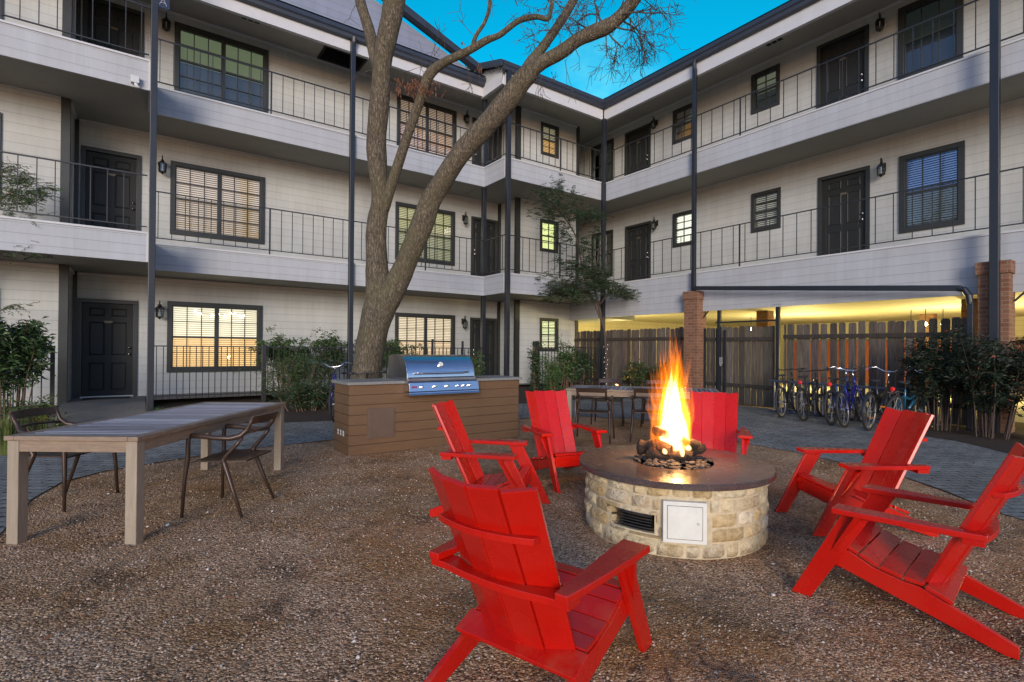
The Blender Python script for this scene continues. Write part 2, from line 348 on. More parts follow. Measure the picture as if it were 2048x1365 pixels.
sheet('flower_bed', 'mulch', [(12.2, 3.45), (11, 3.35), (10.4, 3.05), (10.2, 2.5), (9.45, 1.7), (9.1, 1.15), (14, -4), (14, 3.45)], .012)
b = MB(); b.add([(-1.18, 10.85, .03), (.14, 10.85, .03), (.14, 13.0, .24), (.14, 14.6, .24), (-1.18, 14.6, .24), (-1.18, 13, .24)], [(0, 1, 2, 5), (5, 2, 3, 4)])
b.add([(-1.18, 10.85, -.1), (.14, 10.85, -.1), (.14, 14.6, -.1), (-1.18, 14.6, -.1), (-1.18, 10.85, .03), (.14, 10.85, .03), (.14, 14.6, .235), (-1.18, 14.6, .235)], [(0, 1, 5, 4), (1, 2, 6, 5), (3, 0, 4, 7)])
o = b.build('porch_path', 'concrete'); o['kind'] = 'structure'
sheet('carport_floor', 'concrete', [(12.5, -8), (40, -8), (40, 16), (12.5, 16)], .004)
sheet('patio', 'concrete', [(8.5, 12.95), (12.6, 12.95), (12.6, 16), (8.5, 16)], .262)
sheet('patio', 'concrete', [(.2, 13.1), (8.4, 13.1), (8.4, 14.6), (.2, 14.6)], .255)

# ------------------------------------------------------------------ buildings
BL = Vector((4, 14.5, 0)); BRW = Vector((13.67, 5, 0))
lb = thing('apartment_building', 'pale three storey apartment building behind the big tree, left of the corner', 'building', BL)
rb = thing('apartment_wing', 'apartment wing with two open balconies over a yellow lit carport, right of the corner', 'building', BRW)
class Face:
    """a facade plane: P(u, v, w) with u along the wall, v up, w out of the wall"""
    def __init__(s, root, off, axis, c): s.root = root; s.off = off; s.axis = axis; s.c = c
    def P(s, u, v, w): return Vector((u, s.c-w, v)) if s.axis == 'Y' else Vector((s.c-w, u, v))
    def box(s, mb, u0, u1, v0, v1, w0, w1):
        a = s.P(u0, v0, w0); b_ = s.P(u1, v1, w1)
        mb.box(min(a.x, b_.x), max(a.x, b_.x), min(a.y, b_.y), max(a.y, b_.y), min(a.z, b_.z), max(a.z, b_.z))
    def mb(s): return MB(s.off)
FW = Face(lb, BL, 'Y', 14.5); FC = Face(lb, BL, 'Y', 13.5); FA = Face(lb, BL, 'Y', 13.45); FR = Face(rb, BRW, 'X', 13.67)
def wall(face, u0, u1, v0, v1, holes, mat='siding_paint', name='wall'):
    us = sorted({u0, u1, *[h[0] for h in holes], *[h[1] for h in holes]}); vs_ = sorted({v0, v1, *[h[2] for h in holes], *[h[3] for h in holes]})
    m = face.mb()
    for i in range(len(us)-1):
        for j in range(len(vs_)-1):
            cu, cv = (us[i]+us[i+1])/2, (vs_[j]+vs_[j+1])/2
            if any(h[0] < cu < h[1] and h[2] < cv < h[3] for h in holes): continue
            m.add([face.P(us[i], vs_[j], 0), face.P(us[i+1], vs_[j], 0), face.P(us[i+1], vs_[j+1], 0), face.P(us[i], vs_[j+1], 0)], [(0, 1, 2, 3)])
    bm_ = m
    o = m.build(name, mat, face.root); return o
def window(face, u0, u1, v0, v1, cols, rows, dbl, up, lo, tw=.10, blinds=(True, True), name='window'):
    """up / lo: (slat colour, slat glow, room colour, room glow) for the upper and the lower sash"""
    m = face.mb()
    for a in ((u0, u1, v1-tw, v1), (u0, u1, v0, v0+tw), (u0, u0+tw, v0+tw, v1-tw), (u1-tw, u1, v0+tw, v1-tw)): face.box(m, *a, -.06, .035)
    win = m.build(name, 'dark_trim', face.root, bevel=.004)
    a0, a1, b0, b1 = u0+tw, u1-tw, v0+tw, v1-tw; bm_ = (b0+b1)/2
    m = face.mb(); halves = [(a0, (a0+a1)/2-.025), ((a0+a1)/2+.025, a1)] if dbl else [(a0, a1)]
    if dbl: face.box(m, (a0+a1)/2-.03, (a0+a1)/2+.03, b0, b1, -.05, .015)
    for h0, h1 in halves:
        face.box(m, h0, h1, bm_-.022, bm_+.022, -.045, .006)
        for s0, s1 in ((h0, h0+.022), (h1-.022, h1)): face.box(m, s0, s1, b0, b1, -.046, .002)
        face.box(m, h0+.022, h1-.022, b1-.025, b1, -.046, .002); face.box(m, h0+.022, h1-.022, b0, b0+.03, -.046, .002)
        for k in range(1, cols): c = h0+(h1-h0)*k/cols; face.box(m, c-.009, c+.009, b0+.03, bm_-.022, -.04, -.004); face.box(m, c-.009, c+.009, bm_+.022, b1-.025, -.04, -.004)
        for q0, q1 in ((b0+.03, bm_-.022), (bm_+.022, b1-.025)):
            for k in range(1, rows): c = q0+(q1-q0)*k/rows; face.box(m, h0+.022, h1-.022, c-.0085, c+.0085, -.039, -.005)
    m.build('sash', 'dark_trim', win)
    m = face.mb(); m.add([face.P(a0, b0, -.028), face.P(a1, b0, -.028), face.P(a1, b1, -.028), face.P(a0, b1, -.028)], [(0, 1, 2, 3)]); m.build('pane', 'glass', win)
    # glowing panel added behind each sash in place of the room
    for (q0, q1, sp, on) in ((b0, bm_, lo, blinds[0]), (bm_, b1, up, blinds[1])):
        m = face.mb(); m.add([face.P(a0-.02, q0, -.13), face.P(a1+.02, q0, -.13), face.P(a1+.02, q1, -.13), face.P(a0-.02, q1, -.13)], [(0, 1, 2, 3)])
        m.build('glow_panel', emis(sp[2], sp[3], tuple(x*.25+.01 for x in sp[2])), win)
        if on:
            m = face.mb(); z = q0+.02; pt = .05
            while z < q1-.01:
                m.add([face.P(a0, z, -.065), face.P(a1, z, -.065), face.P(a1, z+.034, -.09), face.P(a0, z+.034, -.09)], [(0, 1, 2, 3)]); z += pt
            m.build('blind', emis(sp[0], sp[1], (.55, .53, .5)), win)
    m = face.mb()
    for q in ((a0, a0), (a1, a1)): m.add([face.P(q[0], b0, 0), face.P(q[0], b1, 0), face.P(q[0], b1, -.25), face.P(q[0], b0, -.25)], [(0, 1, 2, 3)])
    for q in (b0, b1): m.add([face.P(a0, q, 0), face.P(a1, q, 0), face.P(a1, q, -.25), face.P(a0, q, -.25)], [(0, 1, 2, 3)])
    m.build('reveal', 'dark_trim', win); return (u0+.01, u1-.01, v0+.01, v1-.01)
def door(face, u0, u1, v0, v1, flip=False, plate=True):
    """panelled door, outer casing u0..u1, v0..v1; flip puts the handle at u0"""
    tw = .085; m = face.mb()
    face.box(m, u0, u1, v1-tw, v1, -.08, .03); face.box(m, u0, u0+tw, v0, v1-tw, -.08, .03); face.box(m, u1-tw, u1, v0, v1-tw, -.08, .03)
    fr = m.build('door_frame', 'dark_trim', face.root, bevel=.004)
    a0, a1, b0, b1 = u0+tw+.003, u1-tw-.003, v0+.03, v1-tw-.003; W_, H_ = a1-a0, b1-b0
    m = face.mb(); face.box(m, a0, a1, b0, b1, -.075, -.04); d = m.build('door', 'door_paint', face.root)
    m = face.mb()
    for c0, c1 in ((.13, .44), (.56, .87)):
        for r0, r1 in ((.06, .36), (.44, .80), (.86, .95)):
            x0, x1, y0, y1 = a0+W_*c0, a0+W_*c1, b0+H_*r0, b0+H_*r1; g = .018
            # sunk moulding ring with a raised field
            ring = [face.P(x, y, w) for x, y, w in ((x0, y0, -.0395), (x1, y0, -.0395), (x1, y1, -.0395), (x0, y1, -.0395), (x0+g, y0+g, -.028), (x1-g, y0+g, -.028), (x1-g, y1-g, -.028), (x0+g, y1-g, -.028), (x0+2*g, y0+2*g, -.0385), (x1-2*g, y0+2*g, -.0385), (x1-2*g, y1-2*g, -.0385), (x0+2*g, y1-2*g, -.0385))]
            m.add(ring, [(i, (i+1) % 4, 4+(i+1) % 4, 4+i) for i in range(4)]+[(4+i, 4+(i+1) % 4, 8+(i+1) % 4, 8+i) for i in range(4)]+[(8, 9, 10, 11)])
    m.build('door_panel', 'door_paint', d)
    hu = a0+.065 if flip else a1-.065; m = face.mb()
    for z, r in ((b0+.92, .03), (b0+1.06, .026)):
        c = face.P(hu, z, 0); prof = [(r, -.04), (r, -.03), (.012, -.028), (.012, -.012), (r*.9, -.006), (r*.95, .012), (.001, .02)]
        n = 12
        vs = []
        for rr, w in prof:
            for k in range(n): vs.append(face.P(hu+rr*math.cos(2*math.pi*k/n), z+rr*math.sin(2*math.pi*k/n), w))
        m.add(vs, [(i*n+k, i*n+(k+1) % n, (i+1)*n+(k+1) % n, (i+1)*n+k) for i in range(len(prof)-1) for k in range(n)])
    m.build('handle', 'chrome', d, smooth=True)
    if plate:
        m = face.mb(); face.box(m, (a0+a1)/2-.075, (a0+a1)/2+.075, b0+1.60, b0+1.645, -.04, -.034); m.build('number_plate', 'brass_plate', d)
    m = face.mb(); face.box(m, a0-.02, a1+.02, v0-.02, v0+.03, -.08, .06); m.build('threshold', 'rack_galv', d)
    return (u0+.01, u1-.01, v0, v1-.01)

CREAM = ((1, .90, .66), .62, (.9, .7, .4), .22); ORANGE = ((1, .60, .20), .62, (.8, .4, .1), .25)
PEACH = ((.8, .60, .42), .42, (.5, .33, .2), .12); PEACH2 = ((.75, .50, .25), .34, (.4, .25, .1), .12)
GREEN_REFLECT = ((.2, .25, .15), .5, (.17, .21, .125), .5); DARK = ((.06, .07, .065), .4, (.035, .042, .04), .4)  # green glow imitates a dim reflection in the top left window
OLIVE = ((.62, .58, .26), .42, (.35, .34, .12), .15); OLIVE2 = ((.5, .48, .22), .34, (.1, .16, .1), .12)
PINK = ((.62, .45, .33), .42, (.25, .1, .06), .1); PINK2 = ((.75, .42, .25), .4, (.25, .08, .04), .12)
W = []
G0, G1, G2 = .27, 3.53, 6.78
W.append(window(FW, .55, 2.57, .76, 2.42, 3, 2, True, CREAM, ORANGE))
W.append(window(FW, .58, 2.60, 3.98, 5.69, 3, 2, True, PEACH, PEACH2))
W.append(window(FW, .63, 2.65, 7.26, 8.95, 3, 2, True, GREEN_REFLECT, DARK, blinds=(False, False)))
W.append(window(FW, 6.15, 8.16, .76, 2.42, 3, 2, True, ((.95, .74, .48), .55, (.3, .2, .1), .3), ((1, .68, .38), .58, (.35, .2, .1), .3)))
W.append(window(FW, 6.13, 8.13, 3.98, 5.69, 3, 2, True, OLIVE, OLIVE2))
W.append(window(FW, 6.15, 8.15, 7.26, 8.89, 3, 2, True, PINK, PINK2))
D = [door(FW, -1.06, 0, .24, 2.385), door(FW, -1.03, .03, 3.50, 5.67), door(FW, -1.03, .05, 6.75, 8.93),
     door(FW, 8.72, 9.75, .24, 2.38, True), door(FW, 8.73, 9.75, 3.50, 5.66, True), door(FW, 8.74, 9.77, 6.75, 8.87, True)]
wall(FW, -1.14, 9.87, .1, 9.2, W+D)
CW = [window(FC, 10.80, 11.60, 1.30, 2.41, 2, 2, False, ((.8, .85, .42), .7, (.12, .14, .06), .3), ((.85, .8, .5), .6, (.12, .12, .06), .3), .085),
      window(FC, 10.78, 11.57, 4.62, 5.69, 2, 2, False, ((.95, 1, .42), .7, (.95, 1, .42), .75), ((.95, 1, .45), .7, (.95, 1, .42), .7), .085, blinds=(False, False)),
      window(FC, 10.79, 11.56, 7.84, 8.91, 2, 2, False, ((.45, .42, .3), .4, (.25, .2, .1), .3), ((.75, .42, .12), .55, (.5, .25, .06), .35), .085)]
wall(FC, 9.86, 12.46, .1, 9.2, CW)
AW = [window(FA, -3.9, -2.10, v0, v1, 3, 2, True, PEACH, PEACH2) for v0, v1 in ((.76, 2.42), (3.98, 5.69), (7.26, 8.95))]
wall(FA, -7.0, -1.135, .1, 9.2, AW)
def retwall(x, y0, y1, z0, z1, root=lb, off=BL, mat='siding_paint'):
    m = MB(off); m.add([(x, y0, z0), (x, y1, z0), (x, y1, z1), (x, y0, z1)], [(0, 1, 2, 3)]); m.build('wall', mat, root)
retwall(-1.135, 13.45, 14.5, .1, 9.2); retwall(9.87, 13.5, 14.5, .1, 9.2); retwall(12.46, 13.5, 19, .1, 9.2)
m = MB(BL); m.box(-7, 12.46, 14.95, 19, .05, 9.4); m.build('wall', 'siding_paint', lb)
# corner boards
for x0, x1, y0, y1 in ((-1.26, -1.12, 13.41, 13.55), (9.77, 9.86, 14.43, 14.5), (9.78, 9.95, 13.46, 13.55), (12.38, 12.5, 13.46, 13.56), (-1.13, -1.06, 14.46, 14.5)):
    for z0, z1 in ((.1, 3.0), (3.4, 6.24), (6.7, 9.17)): m = MB(BL); m.box(x0, x1, y0, y1, z0, z1); m.build('corner_board', 'dark_trim', lb)
# pale frieze trim under each soffit
m = MB(BL)
for z in (2.935, 6.25, 9.16):
    m.box(-1.1, 9.84, 14.46, 14.5, z-.06, z); m.box(9.98, 12.38, 13.46, 13.5, z-.06, z); m.box(-7, -1.27, 13.41, 13.45, z-.06, z)
    m.box(-1.135, -1.10, 13.56, 14.46, z-.06, z)
m.build('frieze_trim', 'trim_white', lb)
# balcony slabs: fascia band, soffit below, deck above
def balcony_left(zb, zt, zs):
    m = MB(BL)
    for (x0, x1, y) in ((-7, .17, 11.9), (.17, 8.27, 13.0), (8.27, 12.1, 11.9)):
        m.box(x0, x1, y, y+.05, zb, zt)
    m.box(.12, .17, 11.95, 13.0, zb, zt); m.box(8.27, 8.32, 11.95, 13.0, zb, zt)
    fo = m.build('balcony_fascia', 'fascia_paint', lb)
    m = MB(BL)
    for (x0, x1, y) in ((-7, .19, 11.88), (.2, 8.25, 12.98), (8.25, 12.08, 11.88)): m.box(x0, x1, y, y+.09, zt, zt+.035)
    m.box(.09, .2, 11.97, 13.0, zt, zt+.034); m.box(8.25, 8.35, 11.97, 13.0, zt, zt+.034)
    for x, y in ((.15, 11.885), (.215, 12.985), (8.26, 11.885)): m.box(x-.035, x+.035, y, y+.014, zb, zt)
    m.build('fascia_cap', 'trim_white', fo)
    m = MB(BL); m.box(-7, .13, 11.95, 14.95, zs, zt-.02); m.box(.13, 8.30, 13.05, 14.95, zs, zt-.02); m.box(8.30, 12.1, 11.95, 13.5, zs, zt-.02); m.box(8.32, 9.86, 13.5, 14.95, zs, zt-.02); m.box(12.1, 13.67, 11.95, 19, zs, zt-.02)
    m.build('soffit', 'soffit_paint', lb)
balcony_left(2.935, 3.46, 2.95); balcony_left(6.15, 6.69, 6.22)
# top soffit, frieze beam, gutter, roof
m = MB(BL); m.box(-7, .13, 11.8, 14.95, 9.16, 9.3); m.box(.13, 3.86, 12.9, 14.95, 9.16, 9.3); m.box(4.95, 8.30, 12.9, 14.95, 9.16, 9.3); m.box(3.86, 4.95, 12.9, 13.74, 9.16, 9.3); m.box(3.86, 4.95, 14.40, 14.95, 9.16, 9.3)
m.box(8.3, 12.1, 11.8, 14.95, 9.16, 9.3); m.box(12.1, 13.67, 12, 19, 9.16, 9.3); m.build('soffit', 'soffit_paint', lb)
m = MB(BL); m.box(3.86, 4.95, 13.74, 14.40, 9.5, 9.55)
for q in ((3.84, 3.9, 13.70, 14.44), (4.91, 4.97, 13.70, 14.44), (3.9, 4.91, 13.70, 13.76), (3.9, 4.91, 14.38, 14.44)): m.box(*q, 9.13, 9.5)
m.build('attic_hatch', 'dark_void', lb)
m = MB(BL)
for k in range(3): m.box(1.92+k*.14, 2.03+k*.14, 13.66, 13.78, 9.15, 9.158)
m.build('soffit_vent', 'dark_void', lb)
def roofline_left():
    m = MB(BL)
    m.box(-7, .2, 11.9, 12.0, 8.72, 9.12); m.box(.2, 8.2, 13.0, 13.1, 8.80, 9.12); m.box(8.27, 12.1, 11.9, 12.0, 8.74, 9.12); m.box(8.2, 8.3, 12.0, 13.1, 8.78, 9.12); m.box(.1, .2, 12.0, 13.1, 8.78, 9.12)
    m.box(12.05, 12.1, 11.9, 11.95, 8.74, 9.12)
    m.build('frieze_beam', 'trim_white', lb)
    m = MB(BL)
    def gut(x0, x1, y):   # ogee gutter profile extruded along x
        m.prism([(y, 9.06), (y-.09, 9.08), (y-.11, 9.16), (y-.14, 9.20), (y-.14, 9.30), (y, 9.34)], lambda a, b_, t: Vector((t, a, b_)), x0, x1)
    gut(-7, .25, 11.88); gut(.2, 8.22, 12.98); gut(8.1, 12.06, 11.88)
    g = m.build('gutter', 'gutter_metal', lb, bevel=.006)
    m = MB(BL); s = math.tan(R(18.5))
    for x0, x1, y in ((-7, .2, 11.8), (8.1, 16, 11.8)):
        m.add([(x0, y, 9.33), (x1, y, 9.33), (x1, 16, 9.33+(16-y)*s), (x0, 16, 9.33+(16-y)*s), (x0, y, 9.22), (x1, y, 9.22), (x1, 16, 9.22+(16-y)*s), (x0, 16, 9.22+(16-y)*s)], [(0, 1, 2, 3), (4, 7, 6, 5), (0, 4, 5, 1), (3, 2, 6, 7), (0, 3, 7, 4), (1, 5, 6, 2)])
    m.add([(.2, 12.85, 9.34), (8.2, 12.85, 9.34), (8.2, 13.3, 9.36), (.2, 13.3, 9.36)], [(0, 1, 2, 3)])
    r = m.build('roof', 'roof_shingle', lb)
    # gable wall above the recessed bay and its dark rake board
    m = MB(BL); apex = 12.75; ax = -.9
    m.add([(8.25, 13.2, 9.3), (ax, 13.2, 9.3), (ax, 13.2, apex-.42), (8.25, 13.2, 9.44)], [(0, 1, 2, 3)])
    m.build('gable_wall', 'gable_siding_skylit', lb)
    m = MB(BL); sl = (apex-9.40)/(8.45-ax)
    m.prism([(8.75, 9.30), (8.75, 9.46), (ax, apex+.12), (ax, apex-.16)], lambda a, b_, t: Vector((a, t, b_)), 12.95, 13.19)
    m.build('rake_board', 'gutter_metal', r)
    m = MB(BL)   # end fascia of the projecting bay
    m.prism([(11.80, 9.16), (11.80, 9.33), (13.3, 9.33+1.5*s), (13.3, 9.16+1.5*s)], lambda a, b_, t: Vector((t, a, b_)), 8.02, 8.09)
    m.build('rake_board', 'gutter_metal', r)
    m = MB(BL); m.add([(8.21, 11.9, 9.1), (8.21, 13.2, 9.1), (8.21, 13.2, 9.62), (8.21, 11.9, 9.2)], [(0, 1, 2, 3)]); m.build('wall', 'siding_paint', lb)
roofline_left()
# posts
def post(x, y, z0, z1, w=.11, root=lb, off=BL, mat='dark_steel', d=None):
    d = d or w
    m = MB(off); m.box(x-w/2, x+w/2, y-d/2, y+d/2, z0, z1); return m.build('post', mat, root, bevel=.008)
post(.20, 11.84, 0, 8.72, .11); post(4.31, 12.94, .05, 9.1, .115); post(8.35, 13.13, .1, 2.935, .12); post(8.35, 13.13, 3.4, 6.15, .12); post(8.35, 13.13, 6.7, 8.8, .12)
post(8.30, 11.82, 0, 9.1, .12); post(12.05, 11.84, 0, 8.74, .12)
m = MB(BL); m.tube([(4.31, 12.86, 9.1), (4.31, 12.88, 9.0), (4.31, 12.94, 8.9)], [.07, .06, .055], 8); m.build('downspout_elbow', 'gutter_metal', lb)
# railings
def railing(root, off, segs, zb, zt, bal, posts=()):
    m = MB(off)
    for (p, q) in segs:
        p, q = Vector(p), Vector(q); L = (q-p).length; d = (q-p)/L; up = Vector((0, 0, 1))
        m.beam(p+up*zt, q+up*zt, .03, .022); m.beam(p+up*(zb), q+up*zb, .03, .018)
        n = max(1, round(L/bal))
        for k in range(n): c = p+d*(L*(k+.5)/n); m.box(c.x-.007, c.x+.007, c.y-.007, c.y+.007, zb, zt)
    for x, y in posts: m.box(x-.014, x+.014, y-.014, y+.014, zb-.13, zt)
    return m.build('balcony_railing', 'railing_black', root)
for zb, zt in ((3.60, 4.56), (6.83, 7.72)):
    railing(lb, BL, [((-7, 11.93, 0), (.12, 11.93, 0))], zb, zt, .235, [(-1.9, 11.93)])
    railing(lb, BL, [((.17, 11.95, 0), (.17, 13.03, 0))], zb, zt, .235)
    railing(lb, BL, [((.2, 13.03, 0), (8.3, 13.03, 0))], zb, zt, .235, [(2.45, 13.03), (6.4, 13.03)])
    railing(lb, BL, [((8.31, 13.0, 0), (8.31, 11.95, 0))], zb, zt, .235)
    railing(lb, BL, [((8.32, 11.93, 0), (12.1, 11.93, 0))], zb, zt, .235, [(10.3, 11.93)])
    railing(rb, BRW, [((12.14, 11.93, 0), (12.14, -3, 0))], zb-.04, zt-.05, .31, [(12.14, 7.25), (12.14, 1.0)])
# right wing -------------------------------------------------------
RB = ((.28, .13, .05), .3, (.2, .1, .03), .2)
RW = []
RW.append(window(FR, 12.95, 14.0, 3.98, 5.64, 3, 2, False, ((.95, .48, .25), .9, (.5, .2, .08), .4), ((.95, .5, .28), .95, (.5, .2, .08), .45), .09))
RW.append(window(FR, 12.95, 14.05, 7.25, 8.88, 2, 1, False, ((.2, .26, .17), .4, (.36, .44, .32), .6), DARK, .09, blinds=(False, False)))
RW.append(window(FR, 9.62, 10.40, 4.59, 5.65, 2, 2, False, ((1, 1, .86), .85, (.9, .9, .7), .5), ((1, 1, .86), .85, (.9, .9, .7), .5), .09))
RW.append(window(FR, 9.62, 10.42, 7.85, 8.91, 2, 2, False, ((.3, .32, .22), .35, (.2, .2, .12), .3), ((.5, .25, .06), .2, (.5, .24, .05), .35), .09, blinds=(False, True)))
RW.append(window(FR, 7.01, 7.81, 4.60, 5.67, 2, 2, False, ((.25, .27, .24), .4, (.02, .02, .02), .3), ((.2, .22, .2), .3, (.02, .02, .02), .3), .09))
RW.append(window(FR, 7.05, 7.83, 7.86, 8.94, 2, 2, False, ((.2, .22, .15), .4, (.17, .18, .13), .5), DARK, .09, blinds=(False, False)))
RW.append(window(FR, 3.26, 4.39, 3.98, 5.69, 3, 1, False, ((.07, .15, .40), .4, (.01, .02, .06), .3), ((.07, .08, .07), .4, (.02, .025, .025), .3), .11))  # blue glow of the upper slats stands in for a reflection
RW.append(window(FR, 3.29, 4.42, 7.34, 8.98, 3, 1, False, ((.02, .04, .03), .3, (.012, .02, .02), .4), ((.02, .03, .04), .3, (.01, .015, .022), .4), .11, blinds=(False, False)))
RD = [door(FR, 11.27, 12.38, 3.50, 5.62, True), door(FR, 11.30, 12.42, 6.75, 8.86, True), door(FR, 4.96, 6.09, 3.50, 5.66, True), door(FR, 4.99, 6.13, 6.75, 8.94, True)]
# handle towards the camera side is drawn on the far side of the near doors
RW += [window(FR, 0.0, 1.12, 3.98, 5.69, 3, 1, False, DARK, DARK, .11), window(FR, 0, 1.12, 7.34, 8.98, 3, 1, False, DARK, DARK, .11)]
wall(FR, -4, 19, 2.6, 9.2, RW+RD)
m = MB(BRW); m.box(14.1, 30, -4, 19, 2.9, 9.3); m.build('wall', 'siding_paint', rb)
m = MB(BRW)
for z in (6.25, 9.16): m.box(13.63, 13.67, -4, 19, z-.05, z)
m.build('frieze_trim', 'trim_white', rb)
m = MB(BRW); m.box(12.1, 12.15, -4, 11.9, 2.40, 3.42); m.box(12.1, 12.15, -4, 11.9, 6.11, 6.66); fo = m.build('balcony_fascia', 'fascia_paint', rb)
m = MB(BRW); m.box(12.08, 12.17, -4, 11.88, 3.42, 3.455); m.box(12.08, 12.17, -4, 11.88, 6.66, 6.695)
m.box(12.085, 12.10, 11.81, 11.88, 2.40, 3.42); m.build('fascia_cap', 'trim_white', fo)
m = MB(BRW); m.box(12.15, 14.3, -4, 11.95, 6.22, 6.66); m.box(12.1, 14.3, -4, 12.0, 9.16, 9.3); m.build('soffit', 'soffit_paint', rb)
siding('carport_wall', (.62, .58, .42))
# painted carport ceiling boards
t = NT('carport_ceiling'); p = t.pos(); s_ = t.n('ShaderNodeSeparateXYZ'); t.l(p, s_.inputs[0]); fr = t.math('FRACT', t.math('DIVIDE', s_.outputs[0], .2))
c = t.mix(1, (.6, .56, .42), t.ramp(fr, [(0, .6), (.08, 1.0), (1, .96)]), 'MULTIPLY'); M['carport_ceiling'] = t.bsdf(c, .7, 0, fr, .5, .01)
m = MB(BRW); m.box(12.15, 30, -4, 19, 2.74, 3.40); m.build('carport_ceiling', 'carport_ceiling', rb)
m = MB(BRW); m.box(12.12, 13.67, 11.95, 19, 2.38, 2.95); m.build('balcony_fascia', 'fascia_paint', rb)
m = MB(BRW); m.box(12.1, 12.2, -4, 11.9, 8.73, 9.12); m.build('frieze_beam', 'trim_white', rb)
m = MB(BRW); m.prism([(12.08, 9.06), (11.99, 9.08), (11.97, 9.16), (11.94, 9.20), (11.94, 9.30), (12.08, 9.34)], lambda a, b_, t: Vector((a, t, b_)), -4, 11.82)
m.box(11.98, 12.04, 11.74, 11.80, 9.3, 9.37); m.build('gutter', 'gutter_metal', rb, bevel=.006)
m = MB(BRW); s = math.tan(R(18.5)); m.add([(11.94, -4, 9.33), (11.94, 11.8, 9.33), (16, 15.9, 9.33+4.06*s), (16, -4, 9.33+4.06*s), (11.94, -4, 9.24), (16, -4, 9.24+4.06*s)], [(0, 1, 2, 3), (0, 3, 5, 4)]); m.build('roof', 'roof_shingle', rb)
m = MB(BRW)
for k in range(3): m.box(12.9, 13.02, 6.64+k*.14, 6.75+k*.14, 9.15, 9.158)
m.build('soffit_vent', 'dark_void', rb)
# tall posts / downspouts on the brick columns
post(11.79, 2.42, 0, 9.0, .125, rb, BRW)
m = MB(BRW); m.box(11.93, 12.03, 8.40, 8.50, 2.95, 8.85); m.tube([(11.97, 8.45, 9.1), (11.95, 8.45, 9.0), (11.98, 8.45, 8.82)], [.055, .055, .06], 8)
m.tube([(11.98, 8.45, 3.05), (11.95, 8.42, 2.99), (11.84, 8.36, 2.99), (11.80, 8.25, 2.99)], .052, 8)
m.beam((11.80, 8.27, 2.99), (11.80, 2.86, 2.50), .09, .10); m.tube([(11.80, 2.93, 2.505), (11.80, 2.82, 2.47), (11.80, 2.76, 2.36), (11.80, 2.74, 2.2)], .055, 8)
m.box(11.755, 11.845, 2.69, 2.78, .02, 2.25)
m.build('downspout', 'dark_steel', rb, bevel=.01)
def column(y0, y1, root):
    m = MB(BRW); m.box(11.86, 12.26, y0, y1, 0, 2.93-.22); m.box(11.83, 12.28, y0-.03, y1+.03, 2.71, 2.93); return m.build('brick_column', 'brick', root, bevel=.008)
column(8.25, 8.66, rb); column(2.25, 2.66, rb); column(-3.4, -3, rb)
m = MB(BRW)
for y in (8.1, 2.10): m.beam((12.12, y, 2.40), (12.12, y+.14 if y > 5 else y+.14, 2.24), .02, .03)
m.build('bracket', 'dark_steel', rb)
for i, (x, y) in enumerate(((17.5, 9.5), (17.5, 4.0), (17.5, -1), (23, 6.5))):
    m = MB(BRW); m.box(x-.2, x+.2, y-.2, y+.2, 0, 2.75); m.build('brick_column', 'brick', rb)

# ------------------------------------------------------------------ wall lanterns
LG = 'black scroll lanterns on the walls'
def lantern():
    r = thing('wall_lantern', '', 'lantern', (0, 0, 0), 0, LG)   # local: wall at y=0, lantern towards -y
    m = MB(); m.box(-.03, .03, -.02, 0, -.02, .14); m.tube([(0, -.02, .02), (0, -.06, .0), (0, -.10, .05), (0, -.10, .14), (0, -.13, .20), (0, -.17, .20), (0, -.18, .15), (0, -.15, .13)], .010, 6)
    m.tube([(0, -.02, -.02), (0, -.05, -.08), (0, -.08, -.10)], .008, 6); m.build('bracket', 'lamp_iron', r)
    m = MB(); c = (0, -.15, 0)
    m.lathe([(.001, .14), (.02, .13), (.03, .10), (.075, .06), (.08, .045)], c, 6); m.lathe([(.06, -.13), (.068, -.11), (.02, -.15), (.001, -.17)], c, 6)
    for k in range(6):
        a = 2*math.pi*k/6; m.beam((.074*math.cos(a), -.15+.074*math.sin(a), .05), (.062*math.cos(a), -.15+.062*math.sin(a), -.12), .010, .010)
    m.build('cage', 'lamp_iron', r)
    m = MB(); m.lathe([(.066, .045), (.056, -.115)], c, 6); m.build('shade', 'glass', r)
    m = MB(); m.lathe([(.008, -.1), (.008, .0), (.012, .02), (.001, .04)], c, 8); m.build('candle', 'white_blind', r)
    return r
proto = lantern(); first = True
for nm, x, y, z, rz in (('black wall lantern beside the ground floor door at far left, partly behind a post', .40, 14.5, 2.17, 0), ('black wall lantern at the middle floor, left of the wide peach lit window', .42, 14.5, 5.48, 0), ('black wall lantern at the top floor, left of the wide green reflecting window', .46, 14.5, 8.76, 0),
        ('black wall lantern above the right end of the grill, at the ground floor', 8.44, 14.5, 2.17, 0), ('black wall lantern between the yellow blinds and the middle floor door behind the tree', 8.43, 14.5, 5.48, 0), ('black wall lantern between the pink blinds and the top floor door behind the tree', 8.45, 14.5, 8.70, 0),
        ('black wall lantern by the middle floor door nearest the building corner, right wing', 13.67, 11.02, 5.42, -90), ('black wall lantern by the top floor door nearest the building corner, right wing', 13.67, 11.06, 8.70, -90),
        ('black wall lantern between the near door and the blue reflecting window, middle floor, right wing', 13.67, 4.68, 5.47, -90), ('black wall lantern between the near door and the dark window, top floor, right wing', 13.67, 4.72, 8.76, -90)):
    o = proto if first else copy_tree(proto); first = False
    o.location = (x, y, z); o.rotation_euler.z = R(-rz) if rz == 0 else R(-90); o['label'] = nm; o.scale = (1.15,)*3
